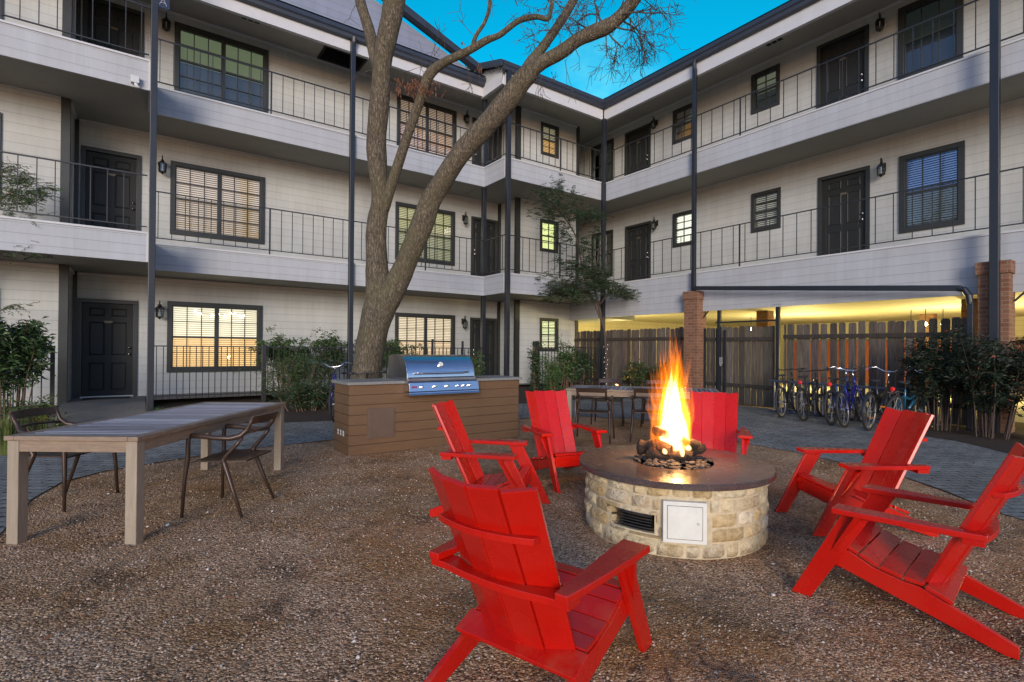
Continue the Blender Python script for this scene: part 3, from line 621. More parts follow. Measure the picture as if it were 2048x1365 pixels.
# camera box, sign plate
m = MB((-.06, 11.86, 6.24)); m.box(-.15, -.02, 11.80, 11.90, 6.2, 6.33); m.tube([(-.08, 11.82, 6.19), (-.05, 11.80, 6.13), (-.02, 11.80, 6.12)], [.03, .03, .02], 8)
tag(m.build('security_camera', 'trim_white', bevel=.01), 'small white security camera box at the end of the upper left balcony fascia', 'camera')
p0 = hit(330, 7, Y=12.6)
sg = thing('hanging_sign', 'small dark blue sign with a pale letter A beside the tall left post', 'sign', p0)
m = MB(p0); m.box(p0.x-.14, p0.x+.08, p0.y, p0.y+.02, p0.z-.11, p0.z+.13); m.build('plate', 'sign_plate', sg, bevel=.004)
m = MB(p0)
for qa, qb in (((-.09, -.06), (-.03, .08)), ((-.03, .08), (.03, -.06)), ((-.068, -.01), (.008, -.01))): m.beam((p0.x+qa[0], p0.y-.004, p0.z+qa[1]), (p0.x+qb[0], p0.y-.004, p0.z+qb[1]), .006, .02, (0, 1, 0))
m.build('letter', 'sign_letter', sg)

# string of bulbs inside the ground floor window
bs = thing('string_lights', 'string of small white bulbs hanging inside the wide lit window behind the table', 'string lights', (1.5, 14.57, 2.1))
m = MB((1.5, 14.57, 2.1)); pts = [(1.02, 2.23), (1.12, 2.16), (1.38, 2.13), (1.50, 2.17), (1.64, 2.13), (1.76, 2.20), (1.86, 2.20), (1.97, 2.14), (2.06, 2.15)]
pts = [(x+.1, z) for x, z in pts]
m.tube([(x, 14.565, z+.02) for x, z in pts], .003, 4); m.build('wire', 'black_plastic', bs)
m = MB((1.5, 14.57, 2.1))
for x, z in pts: m.lathe([(.001, -.022), (.016, -.012), (.022, 0), (.016, .014), (.001, .022)], (x, 14.562, z), 8)
m.build('bulb', emis((1, .95, .85), 9), bs)
# ------------------------------------------------------------------ fences
def metal_fence(p0, p1, z0, z1, label, posts, zg=None):
    p0, p1 = Vector(p0), Vector(p1); r = thing('metal_fence', label, 'fence', p0, 0, 'black metal picket fences by the patios'); L = (p1-p0).length; d = (p1-p0)/L; U = Vector((0, 0, 1))
    m = MB(p0); n = int(L/.115)
    for k in range(n): c = p0+d*(L*(k+.5)/n); m.box(c.x-.008, c.x+.008, c.y-.008, c.y+.008, z0, z1-.01)
    m.build('picket_panel', 'railing_black', r)
    m = MB(p0); m.beam(p0+U*z1, p1+U*z1, .035, .025); m.beam(p0+U*(z0+.06), p1+U*(z0+.06), .03, .025); m.build('rail', 'railing_black', r)
    for q, w, h in posts:
        m = MB(p0); c = p0+d*q; m.box(c.x-w/2, c.x+w/2, c.y-w/2, c.y+w/2, .1, h); m.build('post', 'railing_black', r, bevel=.004)
metal_fence((.26, 13.0, 0), (4.25, 13.0, 0), .27, 1.37, 'black picket fence under the wide lit window, left of the tree', [(2.09, .09, 1.42)])
metal_fence((4.37, 12.9, 0), (8.24, 12.9, 0), .27, 1.38, 'black picket fence behind the grill island, between two tall posts', [(2.2, .05, 1.62), (3.15, .05, 1.58)])
metal_fence((9.35, 11.9, 0), (12.0, 11.9, 0), .2, 1.43, 'black picket fence in front of the narrow ground floor window', [(.04, .14, 1.6)])
metal_fence((-5, 11.9, 0), (-1.15, 11.9, 0), .1, 1.34, 'black picket fence behind the leafy bush at the left edge', [(3.82, .05, 1.36)])
def board_fence(name, label, y0, y1, cat, x=12.3, top=2.0, seed=1, gap=.022, group='grey wooden fence panels', rails=(.38, 1.70)):
    rr = random.Random(seed); r = thing(name, label, cat, (x, (y0+y1)/2, 0), 0, group); off = (x, (y0+y1)/2, 0); m = MB(off); y = y0
    while y < y1-.03:
        w = min(rr.uniform(.125, .15), y1-y); h = top+rr.uniform(-.025, .02); tn = rr.uniform(.55, 1.25); m.tone = (tn, tn*rr.uniform(.93, 1.0), tn*rr.uniform(.86, 1))
        c = .03; dx = rr.uniform(-.004, .004)
        m.prism([(y, .03), (y+w, .03), (y+w, h-c), (y+w-.008, h-.012), (y+w-c, h), (y+c, h), (y+.008, h-.012), (y, h-c)], lambda a, b_, t: Vector((t, a, b_)), x+dx, x+dx+.018)
        y += w+rr.uniform(gap*.15, gap*1.7)
    m.build('board_panel', 'fence_wood', r)
    for z in rails:
        m = MB(off); m.tone = (.4, .38, .36); m.box(x-.04, x-.004, y0, y1, z-.045, z+.045); m.build('rail', 'fence_wood', r)
    return r
board_fence('wooden_fence', 'grey board fence between the corner of the building and the first brick column', 8.68, 13.4, 'fence', seed=2)
f3 = board_fence('wooden_fence', 'grey board fence behind the row of parked bicycles', 2.84, 6.22, 'fence', seed=5, gap=.04)
board_fence('wooden_fence', 'grey board fence beyond the second brick column at the right edge', -3.5, 1.98, 'fence', seed=9, gap=.03)
gt = board_fence('wooden_gate', 'dark weathered board gate with a tall steel frame left of the bicycles', 6.42, 8.24, 'gate', x=12.26, top=1.97, seed=3, gap=.018, group=None, rails=(.5, 1.66))
if 'group' in gt: del gt['group']
m = MB((12.26, 7.33, 0))
m.box(12.14, 12.22, 7.78, 7.86, .02, 2.5); m.box(12.14, 12.22, 6.26, 6.34, .02, 2.46); m.box(12.10, 12.26, 6.18, 6.42, 2.44, 2.46); m.box(12.16, 12.2, 6.34, 7.92, 2.07, 2.11); m.box(12.14, 12.20, 8.21, 8.25, .02, 1.95); m.box(12.2, 12.24, 7.66, 7.70, .02, 1.9)
m.build('gate_frame', 'dark_steel', gt, bevel=.004)
m = MB((12.26, 7.33, 0)); m.box(12.10, 12.16, 7.70, 7.77, 1.02, 1.2); m.lathe([(.001, -.05), (.025, -.045), (.03, -.02), (.02, 0)], (12.11, 7.735, 1.02), 10); m.build('lock', 'rack_galv', gt, bevel=.004)
# beyond the carport: painted wall and lamps
m = MB(BRW); m.box(27, 27.2, -9, 17, 0, 2.74); m.box(12.5, 27, 16.8, 17, 0, 2.74); m.build('wall', 'carport_wall', rb)
m = MB((26, 5, 0)); m.box(26, 26.3, -8, 13, 0, 1.85)
tag(m.build('parking_wall', 'far_wall'), 'red brown wall at the back of the carport seen through the fence gaps', 'wall')
for px, py, w in ((1502, 659, 'left of the gate latch, seen over the gate'), (1520, 658, 'right one of the pair seen over the gate'), (1822, 650, 'left one of the three seen through the fence by the brick column'), (1851, 649, 'middle one of the three seen through the fence by the brick column'), (1886, 649, 'right one of the three seen through the fence by the brick column')):
    q = hit(px, py, X=20); lp = thing('ceiling_lamp', 'white carport lamp, '+w, 'lamp', q, 0, 'lamps under the carport ceiling'); x, y, z = q
    m = MB(q); m.tube([(x, y, z+.05), (x, y, 2.73)], .012, 6); m.build('stem', 'dark_steel', lp)
    m = MB(q); m.lathe([(.001, -.05), (.04, -.03), (.055, 0), (.04, .04), (.012, .06)], q, 10); m.build('bulb', emis((1, .95, .75), 30), lp)
# ------------------------------------------------------------------ fire pit
PX, PY, PR, SR, SZ = 3.382, 2.565, .667, .72, .505
pit = thing('fire_pit', 'round limestone fire pit with a polished dark granite top, between the red chairs', 'fire pit', (PX, PY, 0))
def cy(a, r, z): return Vector((r*math.cos(a), r*math.sin(a), z))
rr = random.Random(4); m = MB(); m.lathe([(PR-.03, 0), (PR-.03, SZ-.05)], n=72); 
m = MB(); z = -.02; rows = [.125, .115, .115, .12, .11]; V0, V1, D0, D1 = R(-180.5), R(-154), R(-147.9), R(-124.5)
def normang(a):
    while a > math.pi: a -= 2*math.pi
    while a < -math.pi: a += 2*math.pi
    return a
m_open = MB()
zz = 0.0
for h in (.105, .095, .095, .09, .085):
    a = rr.uniform(0, 1); end = a+2*math.pi
    while a < end-.02:
        w = rr.uniform(.14, .42); w = min(w, end-a)
        if end-(a+w) < .1: w = end-a
        g = .007; nz, na = 4, max(3, int(w/.055)); base = rr.choice([(.66, .56, .35), (.68, .60, .41), (.60, .48, .27), (.64, .54, .34), (.70, .62, .45), (.58, .45, .24)]); k = rr.uniform(.8, 1.1)
        m.tone = tuple(x*k for x in base); depth = rr.uniform(.004, .022); sd = rr.uniform(0, 99)
        vs = []
        for j in range(nz+1):
            for i in range(na+1):
                u, v = i/na, j/nz; ed = min(u*w*PR, (1-u)*w*PR, v*h, (1-v)*h); e = min(1, ed/.009)**.6
                q = cy(a+u*w, 1, zz+v*h); bump = (mnoise.noise(Vector((q.x*9, q.y*9, q.z*14+sd)))*.5+.5)*.022+(mnoise.noise(Vector((q.x*26, q.y*26, q.z*30+sd))))*.006
                A = normang(a+u*w); Z = zz+v*h; rad = PR-.020+e*(depth*.7+bump*.8+.004)
                if (V0-.02 < A < V1+.02 or A > R(178.5)) and .14 < Z < .265: rad = PR-.14
                if D0-.02 < A < D1+.02 and .10 < Z < .39: rad = PR-.06
                uu = a+g/PR*(1 if i == 0 else -1 if i == na else 0)+u*w; ZZ = zz+v*h+(.004 if j == 0 else -.004 if j == nz else 0)
                vs.append(cy(uu, rad, ZZ))
        m.add(vs, [(j*(na+1)+i, j*(na+1)+i+1, (j+1)*(na+1)+i+1, (j+1)*(na+1)+i) for j in range(nz) for i in range(na)])
        a += w
    zz += h
m.build('stone_base', 'limestone', pit, smooth=50)
m = MB(); m.lathe([(PR-.0185, .0), (PR-.0185, .14), (PR-.13, .141), (PR-.13, .262), (PR-.0185, .263), (PR-.0185, SZ-.04)], n=96); 
mo = MB()
for s0, s1 in ((V1+.02, R(178)),):
    n = 80; mo.add([cy(s0+(s1-s0)*i/n, PR-.018, zq) for zq in (.13, .27) for i in range(n+1)], [(i, i+1, n+2+i, n+1+i) for i in range(n)])
m.v += []; m.build('mortar', 'mortar', pit); mo.build('mortar', 'mortar', pit)
# vent louvres in their recess
m = MB(); n = 14
def arcbox(mb, a0, a1, r0, r1, z0, z1, n=10, zr=0):
    vs = []
    for i in range(n+1):
        a = a0+(a1-a0)*i/n
        vs += [cy(a, r0, z0+zr), cy(a, r1, z0), cy(a, r1, z1), cy(a, r0, z1+zr)]
    fs = [(i*4+k, i*4+(k+1) % 4, (i+1)*4+(k+1) % 4, (i+1)*4+k) for i in range(n) for k in range(4)]+[(0, 1, 2, 3), (n*4+3, n*4+2, n*4+1, n*4)]
    mb.add(vs, fs)
A0, A1 = R(-179.2), R(-155)
for k in range(5): arcbox(m, A0, A1, PR-.07, PR-.035, .160+k*.02, .1645+k*.02, zr=.010)
arcbox(m, A0-.012, A1+.012, PR-.05, PR-.022, .145, .153); arcbox(m, A0-.012, A1+.012, PR-.05, PR-.022, .254, .262)
m.build('vent_grille', 'stainless', pit); m = MB(); arcbox(m, A0, A1, PR-.11, PR-.10, .15, .26); m.build('vent_recess', 'dark_void', pit)
ad = R(-136.3); cen = cy(ad, PR+.016, .246); nrm = Vector((math.cos(ad), math.sin(ad), 0)); tan_ = Vector((-math.sin(ad), math.cos(ad), 0)); U = Vector((0, 0, 1))
m = MB(); m.obox(cen-nrm*.02, tan_, nrm, U, .137, .026, .134); dr = m.build('access_door', 'white_enamel', pit, bevel=.004)
m = MB(); m.obox(cen+nrm*.0068, tan_, nrm, U, .108, .002, .106); m.build('door_leaf', 'white_enamel', dr, bevel=.0015)
m = MB()
for a, b_, c_, d_ in ((0, .107, .108, .0015), (0, -.107, .108, .0015)): m.obox(cen+nrm*.0065+U*b_, tan_, nrm, U, .109, .0012, .0015)
for s_ in (-1, 1): m.obox(cen+nrm*.0065+tan_*.109*s_, tan_, nrm, U, .0015, .0012, .108)
m.build('door_seam', 'dark_void', dr)
m = MB(); q = cen+nrm*.011+tan_*.083; m.tube([q, q+nrm*.006], .009, 12); m.build('lock', 'rack_galv', dr)
m = MB(); BR = .30
m.lathe([(BR, SZ), (SR-.006, SZ), (SR, SZ-.006), (SR, SZ-.038), (SR-.006, SZ-.044), (BR, SZ-.044), (BR, SZ)], n=96); m.build('granite_top', 'granite', pit, smooth=30)
m = MB(); m.lathe([(BR+.01, SZ-.01), (BR-.005, SZ-.09), (.001, SZ-.10)], n=48); m.build('burner_bowl', 'dark_void', pit)
m = MB((PX, PY, SZ)); rr = random.Random(8)
def rock(mb, c, r, rg, squash=.7, detail=1):
    bm = bmesh.new(); bmesh.ops.create_icosphere(bm, subdivisions=detail, radius=1); sc = [rg.uniform(.7, 1.2), rg.uniform(.7, 1.2), rg.uniform(.5, .9)*squash]; rot = Matrix.Rotation(rg.uniform(0, 6), 3, 'Z') @ Matrix.Rotation(rg.uniform(-.5, .5), 3, 'X')
    vs = [rot @ Vector((v.co.x*sc[0], v.co.y*sc[1], v.co.z*sc[2]))*(r*(1+rg.uniform(-.14, .14)))+Vector(c) for v in bm.verts]
    mb.add(vs, [tuple(v.index for v in f.verts) for f in bm.faces]); bm.free()
for k in range(520):
    a = rr.uniform(0, 6.283); q = BR*.955*math.sqrt(rr.uniform(0, 1)); rock(m, (PX+q*math.cos(a), PY+q*math.sin(a), SZ-.012+rr.uniform(-.02, .022)+.02*(1-q/BR)), rr.uniform(.015, .032), rr)
tag(m.build('lava_rocks', 'lava_rock'), 'bed of dark lava rocks around the fire logs', 'lava rocks', kind='stuff')
# logs
def log(p0, p1, r, label, seed):
    p0, p1 = Vector(p0), Vector(p1); rg = random.Random(seed); n = 12; pts, rad = [], []
    side = (p1-p0).cross(U).normalized()
    for i in range(n+1):
        t_ = i/n; pts.append(p0.lerp(p1, t_)+side*.012*math.sin(t_*5+seed)+U*.008*math.sin(t_*7+seed*2)); rad.append(r*(1+rg.uniform(-.12, .12))*(.86 if i in (0, n) else 1))
    m = MB(p0); m.tube(pts, rad, 14)
    m.v = [v+Vector((mnoise.noise(v*22), mnoise.noise(v*22+Vector((5, 0, 0))), mnoise.noise(v*22+Vector((0, 9, 0)))))*.014 for v in m.v]
    tag(m.build('log', 'charred_log', smooth=45), label, 'log', 'ceramic logs in the fire')
def fp(x, y, z): return Vector((PX, PY, 0))+rt0*x+fw0*y+U*z     # right, away, up as seen from the camera
log(fp(-.20, .02, .56), fp(.12, -.10, .55), .045, 'thick charred log lying low across the front of the fire', 1)
log(fp(-.24, .10, .60), fp(-.02, -.06, .60), .055, 'short dark log stump at the left side of the fire', 2)
log(fp(-.155, .0, .745), fp(.19, -.02, .625), .036, 'brown log slanting across the top of the pile under the flame', 3)
log(fp(.26, .10, .58), fp(.05, .0, .60), .045, 'pale barked log at the right side of the fire', 4)
log(fp(-.1, .17, .57), fp(.22, .17, .57), .045, 'charred log at the back of the fire behind the flame', 5)
# ------------------------------------------------------------------ flame: lens shaped tongues of glowing gas
def gasmat(name, col, st):
    t = NT(name); e = t.n('ShaderNodeEmission'); e.inputs[0].default_value = c4(col); e.inputs[1].default_value = st; t.l(e.outputs[0], t.out.inputs[1]); M[name] = t.m
gasmat('flame_outer', (1, .20, .004), 11.0); gasmat('flame_mid', (1, .42, .012), 20.0); gasmat('flame_core', (1, .72, .32), 46.0); gasmat('flame_blue', (.05, .1, 1), 3)
fl = thing('flame', 'tall bright orange flame with a white core rising from the fire pit', 'fire', (PX, PY, SZ))
def tongue(mb, base, h, w, lean, rg, curl=.05, n=16, k=9, flat=1.0):
    ph = rg.uniform(0, 6); ph2 = rg.uniform(0, 6); pts, rad = [], []
    for i in range(n+1):
        t_ = i/n; pts.append(Vector(base)+rt0*(lean[0]*t_**1.5+curl*t_*math.sin(ph+t_*5))+fw0*(lean[1]*t_**1.5+curl*t_*math.sin(ph2+t_*4.4))+U*h*t_)
        rad.append(max(.0012, w*math.sin(math.pi*min(1, .18+t_*.82))**1.1*(1-.25*t_)))
    mb.tube(pts, rad, k)
O = Vector((0, 0, 0))
rg = random.Random(21)
def fl0(x, y, z): return Vector((0, 0, 0))+rt0*x+fw0*y+U*z
m = MB()
for k in range(210):
    a = rg.uniform(0, 6.283); q = rg.uniform(.02, .145); x = q*math.cos(a)-.01; h = rg.uniform(.42, .96)*(1-.26*abs(x+.01)/.13)
    tongue(m, fl0(x, q*math.sin(a)*.8, rg.uniform(.06, .16)), h, rg.uniform(.012, .028), (x*rg.uniform(-.35, .45)+rg.uniform(-.03, .02), rg.uniform(-.05, .05)), rg, .035)
for k in range(16):
    x = rg.choice([-1, 1])*rg.uniform(.08, .14)
    tongue(m, fl0(x, rg.uniform(-.06, .06), rg.uniform(.1, .3)), rg.uniform(.15, .34), rg.uniform(.008, .016), (x*rg.uniform(.1, .6), 0), rg, .05)
tongue(m, fl0(-.09, 0, .26), .16, .014, (-.12, 0), rg, .02)
m.build('outer_flame', 'flame_outer', fl, smooth=True)
m = MB()
for k in range(16):
    x = rg.uniform(-.085, .085); tongue(m, fl0(x+.005, rg.uniform(-.06, .06), .08), rg.uniform(.50, .80)*(1-abs(x)*2.6), rg.uniform(.028, .046), (-x*.35, 0), rg, .02)
m.build('inner_flame', 'flame_mid', fl, smooth=True)
m = MB()
for x, h, w in ((0.0, .60, .075), (-.045, .58, .055), (.05, .48, .06), (-.015, .66, .045), (.09, .34, .038), (-.08, .42, .034), (.02, .54, .065)):
    tongue(m, fl0(x+.008, rg.uniform(-.03, .03), .07), h, w, (-x*.35-.01, 0), rg, .010)
m.build('flame_core', 'flame_core', fl, smooth=True)
m = MB()
for x, y, z, h in ((-.09, -.1, .07, .05), (.03, -.14, .06, .12), (.09, -.10, .10, .05), (-.02, -.12, .12, .07)):
    tongue(m, fl0(x, y, z), h, .022, (0, 0), rg, .01)
m.build('low_flame', 'flame_core', fl, smooth=True)
m = MB(); tongue(m, fl0(.14, -.02, .10), .10, .012, (.01, 0), rg, .01); m.build('blue_flame', 'flame_blue', fl, smooth=True)

# ------------------------------------------------------------------ red adirondack chairs
RG = 'red lounge chairs around the fire pit'
def adirondack():
    r = thing('adirondack_chair', '', 'chair', (0, 0, 0), 0, RG)
    XZ = lambda a, b_, t: Vector((a, t, b_))
    for s in (1, -1):
        m = MB(); y0, y1 = s*.245, s*.272
        m.prism([(-.445, 0), (-.445, .055), (-.165, .175), (-.10, .205), (-.02, .212), (.104, .243), (.21, .297), (.30, .300), (.315, .27), (.27, .205), (-.40, 0)], XZ, y0, y1)
        m.build('rear_leg', 'red_paint', r, bevel=.003)
        m = MB(); m.prism([(.487, 0), (.388, 0), (.105, .506), (.232, .506)], XZ, s*.273, s*.301); leg = m.build('front_leg', 'red_paint', r, bevel=.003)
        m = MB(); vs = [Vector((.168, s*.302, .505)), Vector((.168, s*.355, .505)), Vector((.290, s*.302, .285)), Vector((.142, s*.302, .505)), Vector((.142, s*.355, .505)), Vector((.264, s*.302, .285))]
        m.add(vs, [(0, 1, 2), (3, 5, 4), (0, 3, 4, 1), (1, 4, 5, 2), (2, 5, 3, 0)]); m.build('arm_bracket', 'red_paint', leg, bevel=.002)
        m = MB(); out = [(.268, .372), (.10, .366), (-.10, .352), (-.25, .338), (-.345, .325)]; inn = [(-.345, .275), (-.2, .268), (0, .256), (.272, .245)]
        m.prism([(a, s*b_) for a, b_ in out+inn], lambda a, b_, t: Vector((a, b_, t)), .506, .535); m.build('armrest', 'red_paint', r, bevel=.004)
    # back boards, concave
    ud = Vector((-.42, 0, .907)); sl = Vector((-.365, 0, .70))
    for k, (yc0, yc1, xo, an) in enumerate(((-.174, -.190, .040, 22), (-.059, -.065, .0, 8), (.059, .065, .0, -8), (.174, .190, .040, -22))):
        m = MB(); w0, w1 = .0585, .064; a = R(an); ax = Vector((-math.sin(a)*1.0, math.cos(a), 0))
        nr = Vector((.907, 0, .42)); ca = (Vector((0, 1, 0))*math.cos(a)+nr*(-math.sin(a))).normalized(); nn = ca.cross(ud).normalized()
        b0 = Vector((-.166, yc0, .205))+Vector((xo, 0, 0)); b1 = Vector((-.166, yc1, .205))+Vector((xo*1.08, 0, 0))+ud*.755
        vs = []
        for c, w in ((b0, w0), (b1, w1)):
            for sy, sn in ((-1, -1), (1, -1), (1, 1), (-1, 1)): vs.append(c+ca*w*sy+nn*.011*sn)
        m.add(vs, [(0, 3, 2, 1), (4, 5, 6, 7), (0, 1, 5, 4), (1, 2, 6, 5), (2, 3, 7, 6), (3, 0, 4, 7)]); m.build('back_board', 'red_paint', r, bevel=.003)
    # curved cross pieces behind the back
    def cross(xc, z, hw, dep_, dx, th, name, bow=.3):
        m = MB(); n = 8; fr_, bk = [], []
        for i in range(n+1):
            y = -hw+2*hw*i/n; q = (y/hw)**2*min(1, hw/.24); fr_.append((xc+dx*min(1, (abs(y)/.24)**2), y)); bk.append((xc-dep_+dx*bow*min(1, (abs(y)/.24)**2), y))
        vs = [Vector((a, b_, z)) for a, b_ in fr_]+[Vector((a, b_, z)) for a, b_ in bk]+[Vector((a, b_, z+th)) for a, b_ in fr_]+[Vector((a, b_, z+th)) for a, b_ in bk]; N = n+1
        fs = []
        for i in range(n): fs += [(i, N+i, N+i+1, i+1), (2*N+i, 2*N+i+1, 3*N+i+1, 3*N+i), (i, i+1, 2*N+i+1, 2*N+i), (N+i, 3*N+i, 3*N+i+1, N+i+1)]
        fs += [(0, 2*N, 3*N, N), (n, N+n, 3*N+n, 2*N+n)]; m.add(vs, fs); m.build(name, 'red_paint', r, bevel=.002)
    cross(-.320, .478, .325, .042, .066, .027, 'arm_crossbar', .4); cross(-.412, .695, .224, .034, .070, .024, 'back_brace', .8)
    m = MB(); ub = Vector((-.11, 0, -.045)).normalized()
    m.obox((-.168, 0, .196), (-.925, 0, -.38), (0, 1, 0), (-.38, 0, .925), .056, .288, .011); m.build('lower_crossbar', 'red_paint', r, bevel=.003)
    prof = [(-.115, .213), (-.025, .223), (.075, .245), (.165, .287), (.235, .315), (.312, .315)]
    for (a, b_) in zip(prof[:-1], prof[1:]):
        p, q = Vector((a[0], 0, a[1]+.008)), Vector((b_[0], 0, b_[1]+.008)); d = (q-p).normalized(); c = (p+q)/2
        if a[0] > .2: c = c+d*.004
        m = MB(); m.obox(c, d, (0, 1, 0), d.cross(Vector((0, 1, 0))), (q-p).length/2-.003, .272 if a[0] < .2 else .244, .0095); m.build('seat_slat', 'red_paint', r, bevel=.002)
    m = MB(); m.box(.292, .316, -.244, .244, .205, .309); m.build('seat_apron', 'red_paint', r, bevel=.003)
    return r
proto = adirondack(); first = True
for lb_, x, y, th in (('red chair nearest the camera, seen from behind, left of the stone fire pit', 1.405, 1.728, .312), ('red chair in front of the grill island, seen from its side facing right', 2.441, 3.702, -.792), ('red chair facing the camera between the grill island and the fire pit', 3.65, 4.155, -1.808),
        ('red chair partly hidden behind the flame, right of the brick column', 4.901, 3.218, -2.589), ('red chair right of the fire pit, between the pit and the bicycles', 4.632, 1.781, 2.494), ('red chair closest to the right edge of the photo, in side view', 3.40, 1.047, 1.705)):
    o = proto if first else copy_tree(proto); first = False; o.location = (x, y, -.002); o.rotation_euler.z = th; o['label'] = lb_
# ------------------------------------------------------------------ teak tables
def table():
    r = thing('dining_table', '', 'table', (0, 0, 0), 0, 'slatted wooden outdoor tables'); Lx, Ly = 1.165, .46
    for sx in (1, -1):
        for sy in (1, -1):
            m = MB(); m.box(sx*Lx-sx*.014, sx*Lx-sx*.092, sy*Ly-sy*.014, sy*Ly-sy*.092, -.01, .705); m.build('leg', 'teak_leg', r, bevel=.004)
    m = MB()
    for s in (1, -1): m.box(-Lx+.092, Lx-.092, s*(Ly-.018), s*(Ly-.045), .63, .705); m.box(s*(Lx-.018), s*(Lx-.045), -Ly+.092, Ly-.092, .63, .705)
    m.build('apron', 'teak_frame', r, bevel=.003)
    m = MB()
    for s in (1, -1): m.box(-Lx, Lx, s*Ly, s*(Ly-.07), .708, .74); m.box(s*Lx, s*(Lx-.07), -Ly+.071, Ly-.071, .708, .74)
    m.build('tabletop_frame', 'teak_frame', r, bevel=.004)
    m = MB(); n = 30; w = (2*Lx-.145)/n
    for k in range(n): tn = random.uniform(.5, 1.15); m.tone = (tn, tn, tn*random.uniform(.97, 1.06)); x0 = -Lx+.0725+k*w; m.box(x0+.010, x0+w-.010, -Ly+.071, Ly-.071, .712, .7385)
    m.build('tabletop', 'teak_top', r, bevel=.002); return r
proto = table(); proto.location = (.315, 5.60, 0); proto.rotation_euler.z = R(54.2); proto['label'] = 'weathered slatted teak table at the left, with an armchair on each side'
o = copy_tree(proto); o.location = (6.66, 5.66, 0); o.rotation_euler.z = R(-51.7); o['label'] = 'weathered slatted teak table behind the flame, in front of the board fence'
# ------------------------------------------------------------------ cast metal armchairs
def armchair():
    r = thing('dining_armchair', '', 'chair', (0, 0, 0), 0, 'dark bronze armchairs at the tables')
    for s in (1, -1):
        m = MB(); m.tube([(.275, s*.30, 0), (.262, s*.285, .30), (.245, s*.272, .46), (.245, s*.268, .60), (.235, s*.268, .645)], [0.0134, 0.0171, 0.0207, 0.0195, 0.0195], 8); m.build('leg', 'chair_bronze', r, smooth=True)
        m = MB(); m.tube([(-.27, s*.285, 0), (-.17, s*.265, .22), (-.085, s*.252, .42), (-.07, s*.25, .455), (-.11, s*.25, .50), (-.19, s*.245, .575), (-.235, s*.235, .63)], [0.0134, 0.0171, 0.0220, 0.0232, 0.0183, 0.0159, 0.0171], 8); m.build('leg', 'chair_bronze', r, smooth=True)
        m = MB(); m.tube([(.245, s*.268, .648), (.12, s*.275, .645), (-.02, s*.275, .632), (-.14, s*.262, .628), (-.22, s*.235, .645), (-.27, s*.215, .69), (-.30, s*.22, .74), (-.325, s*.225, .79)], [0.0195, 0.0207, 0.0195, 0.0195, 0.0244, 0.0195, 0.0171, 0.0146], 8); m.build('armrest', 'chair_bronze', r, smooth=True)
    m = MB(); n = 12; vs = []
    for i in range(n+1):
        y = -.235+.47*i/n; q = 1-(y/.235)**2
        for dx, z in ((0, .735), (-.012, .80), (.012, .80), (.022, .735)): vs.append(Vector((-.31-.055*q+dx-.02*(z > .77), y, z+.006*q)))
    m.add(vs, [(i*4+k, i*4+(k+1) % 4, (i+1)*4+(k+1) % 4, (i+1)*4+k) for i in range(n) for k in range(4)]+[(0, 1, 2, 3), (n*4+3, n*4+2, n*4+1, n*4)]); m.build('backrest', 'chair_bronze', r, smooth=40)
    m = MB(); m.tube([(-.25, -.222, .665), (-.30, -.13, .672), (-.32, 0, .675), (-.30, .13, .672), (-.25, .222, .665)], .011, 6); m.build('back_rail', 'chair_bronze', r, smooth=True)
    m = MB(); nx, ny = 8, 8; vs = []
    for top in (0, 1):
        for i in range(nx+1):
            for j in range(ny+1):
                u, v = -1+2*i/nx, -1+2*j/ny; x = -.02+.25*u; y = v*(.255-.03*(u < 0)*abs(u)); vs.append(Vector((x, y, .445-.022*(1-u*u)*(1-v*v)-.012*(u > .8)-(0 if top else .012))))
    N = (nx+1)*(ny+1); g = lambda i, j, t_: t_*N+i*(ny+1)+j; fs = []
    for i in range(nx):
        for j in range(ny): fs += [(g(i, j, 0), g(i, j+1, 0), g(i+1, j+1, 0), g(i+1, j, 0)), (g(i, j, 1), g(i+1, j, 1), g(i+1, j+1, 1), g(i, j+1, 1))]
    for i in range(nx): fs += [(g(i, 0, 0), g(i+1, 0, 0), g(i+1, 0, 1), g(i, 0, 1)), (g(i, ny, 0), g(i, ny, 1), g(i+1, ny, 1), g(i+1, ny, 0))]
    for j in range(ny): fs += [(g(0, j, 0), g(0, j, 1), g(0, j+1, 1), g(0, j+1, 0)), (g(nx, j, 0), g(nx, j+1, 0), g(nx, j+1, 1), g(nx, j, 1))]
    m.add(vs, fs); m.build('seat', 'chair_bronze', r, smooth=50); return r
proto = armchair(); first = True
for lb_, x, y, a in (('bronze armchair tucked under the near long side of the left table', .66, 4.99, 143.7), ('bronze armchair on the far side of the left table, in front of the bush', -.50, 5.99, -36.3),
        ('bronze armchair at the near side of the far table, behind the front facing red chair', 5.60, 5.68, 38.3), ('bronze armchair at the near side of the far table, beside the flame', 6.30, 5.20, 38.3),
        ('bronze armchair at the far side of the far table, its left end', 7.10, 6.82, -141.7), ('bronze armchair at the far side of the far table, hidden behind the flame', 7.62, 6.10, -141.7)):
    o = proto if first else copy_tree(proto); first = False; o.location = (x, y, 0); o.rotation_euler.z = R(a); o.scale = (.87, .95, 1); o['label'] = lb_
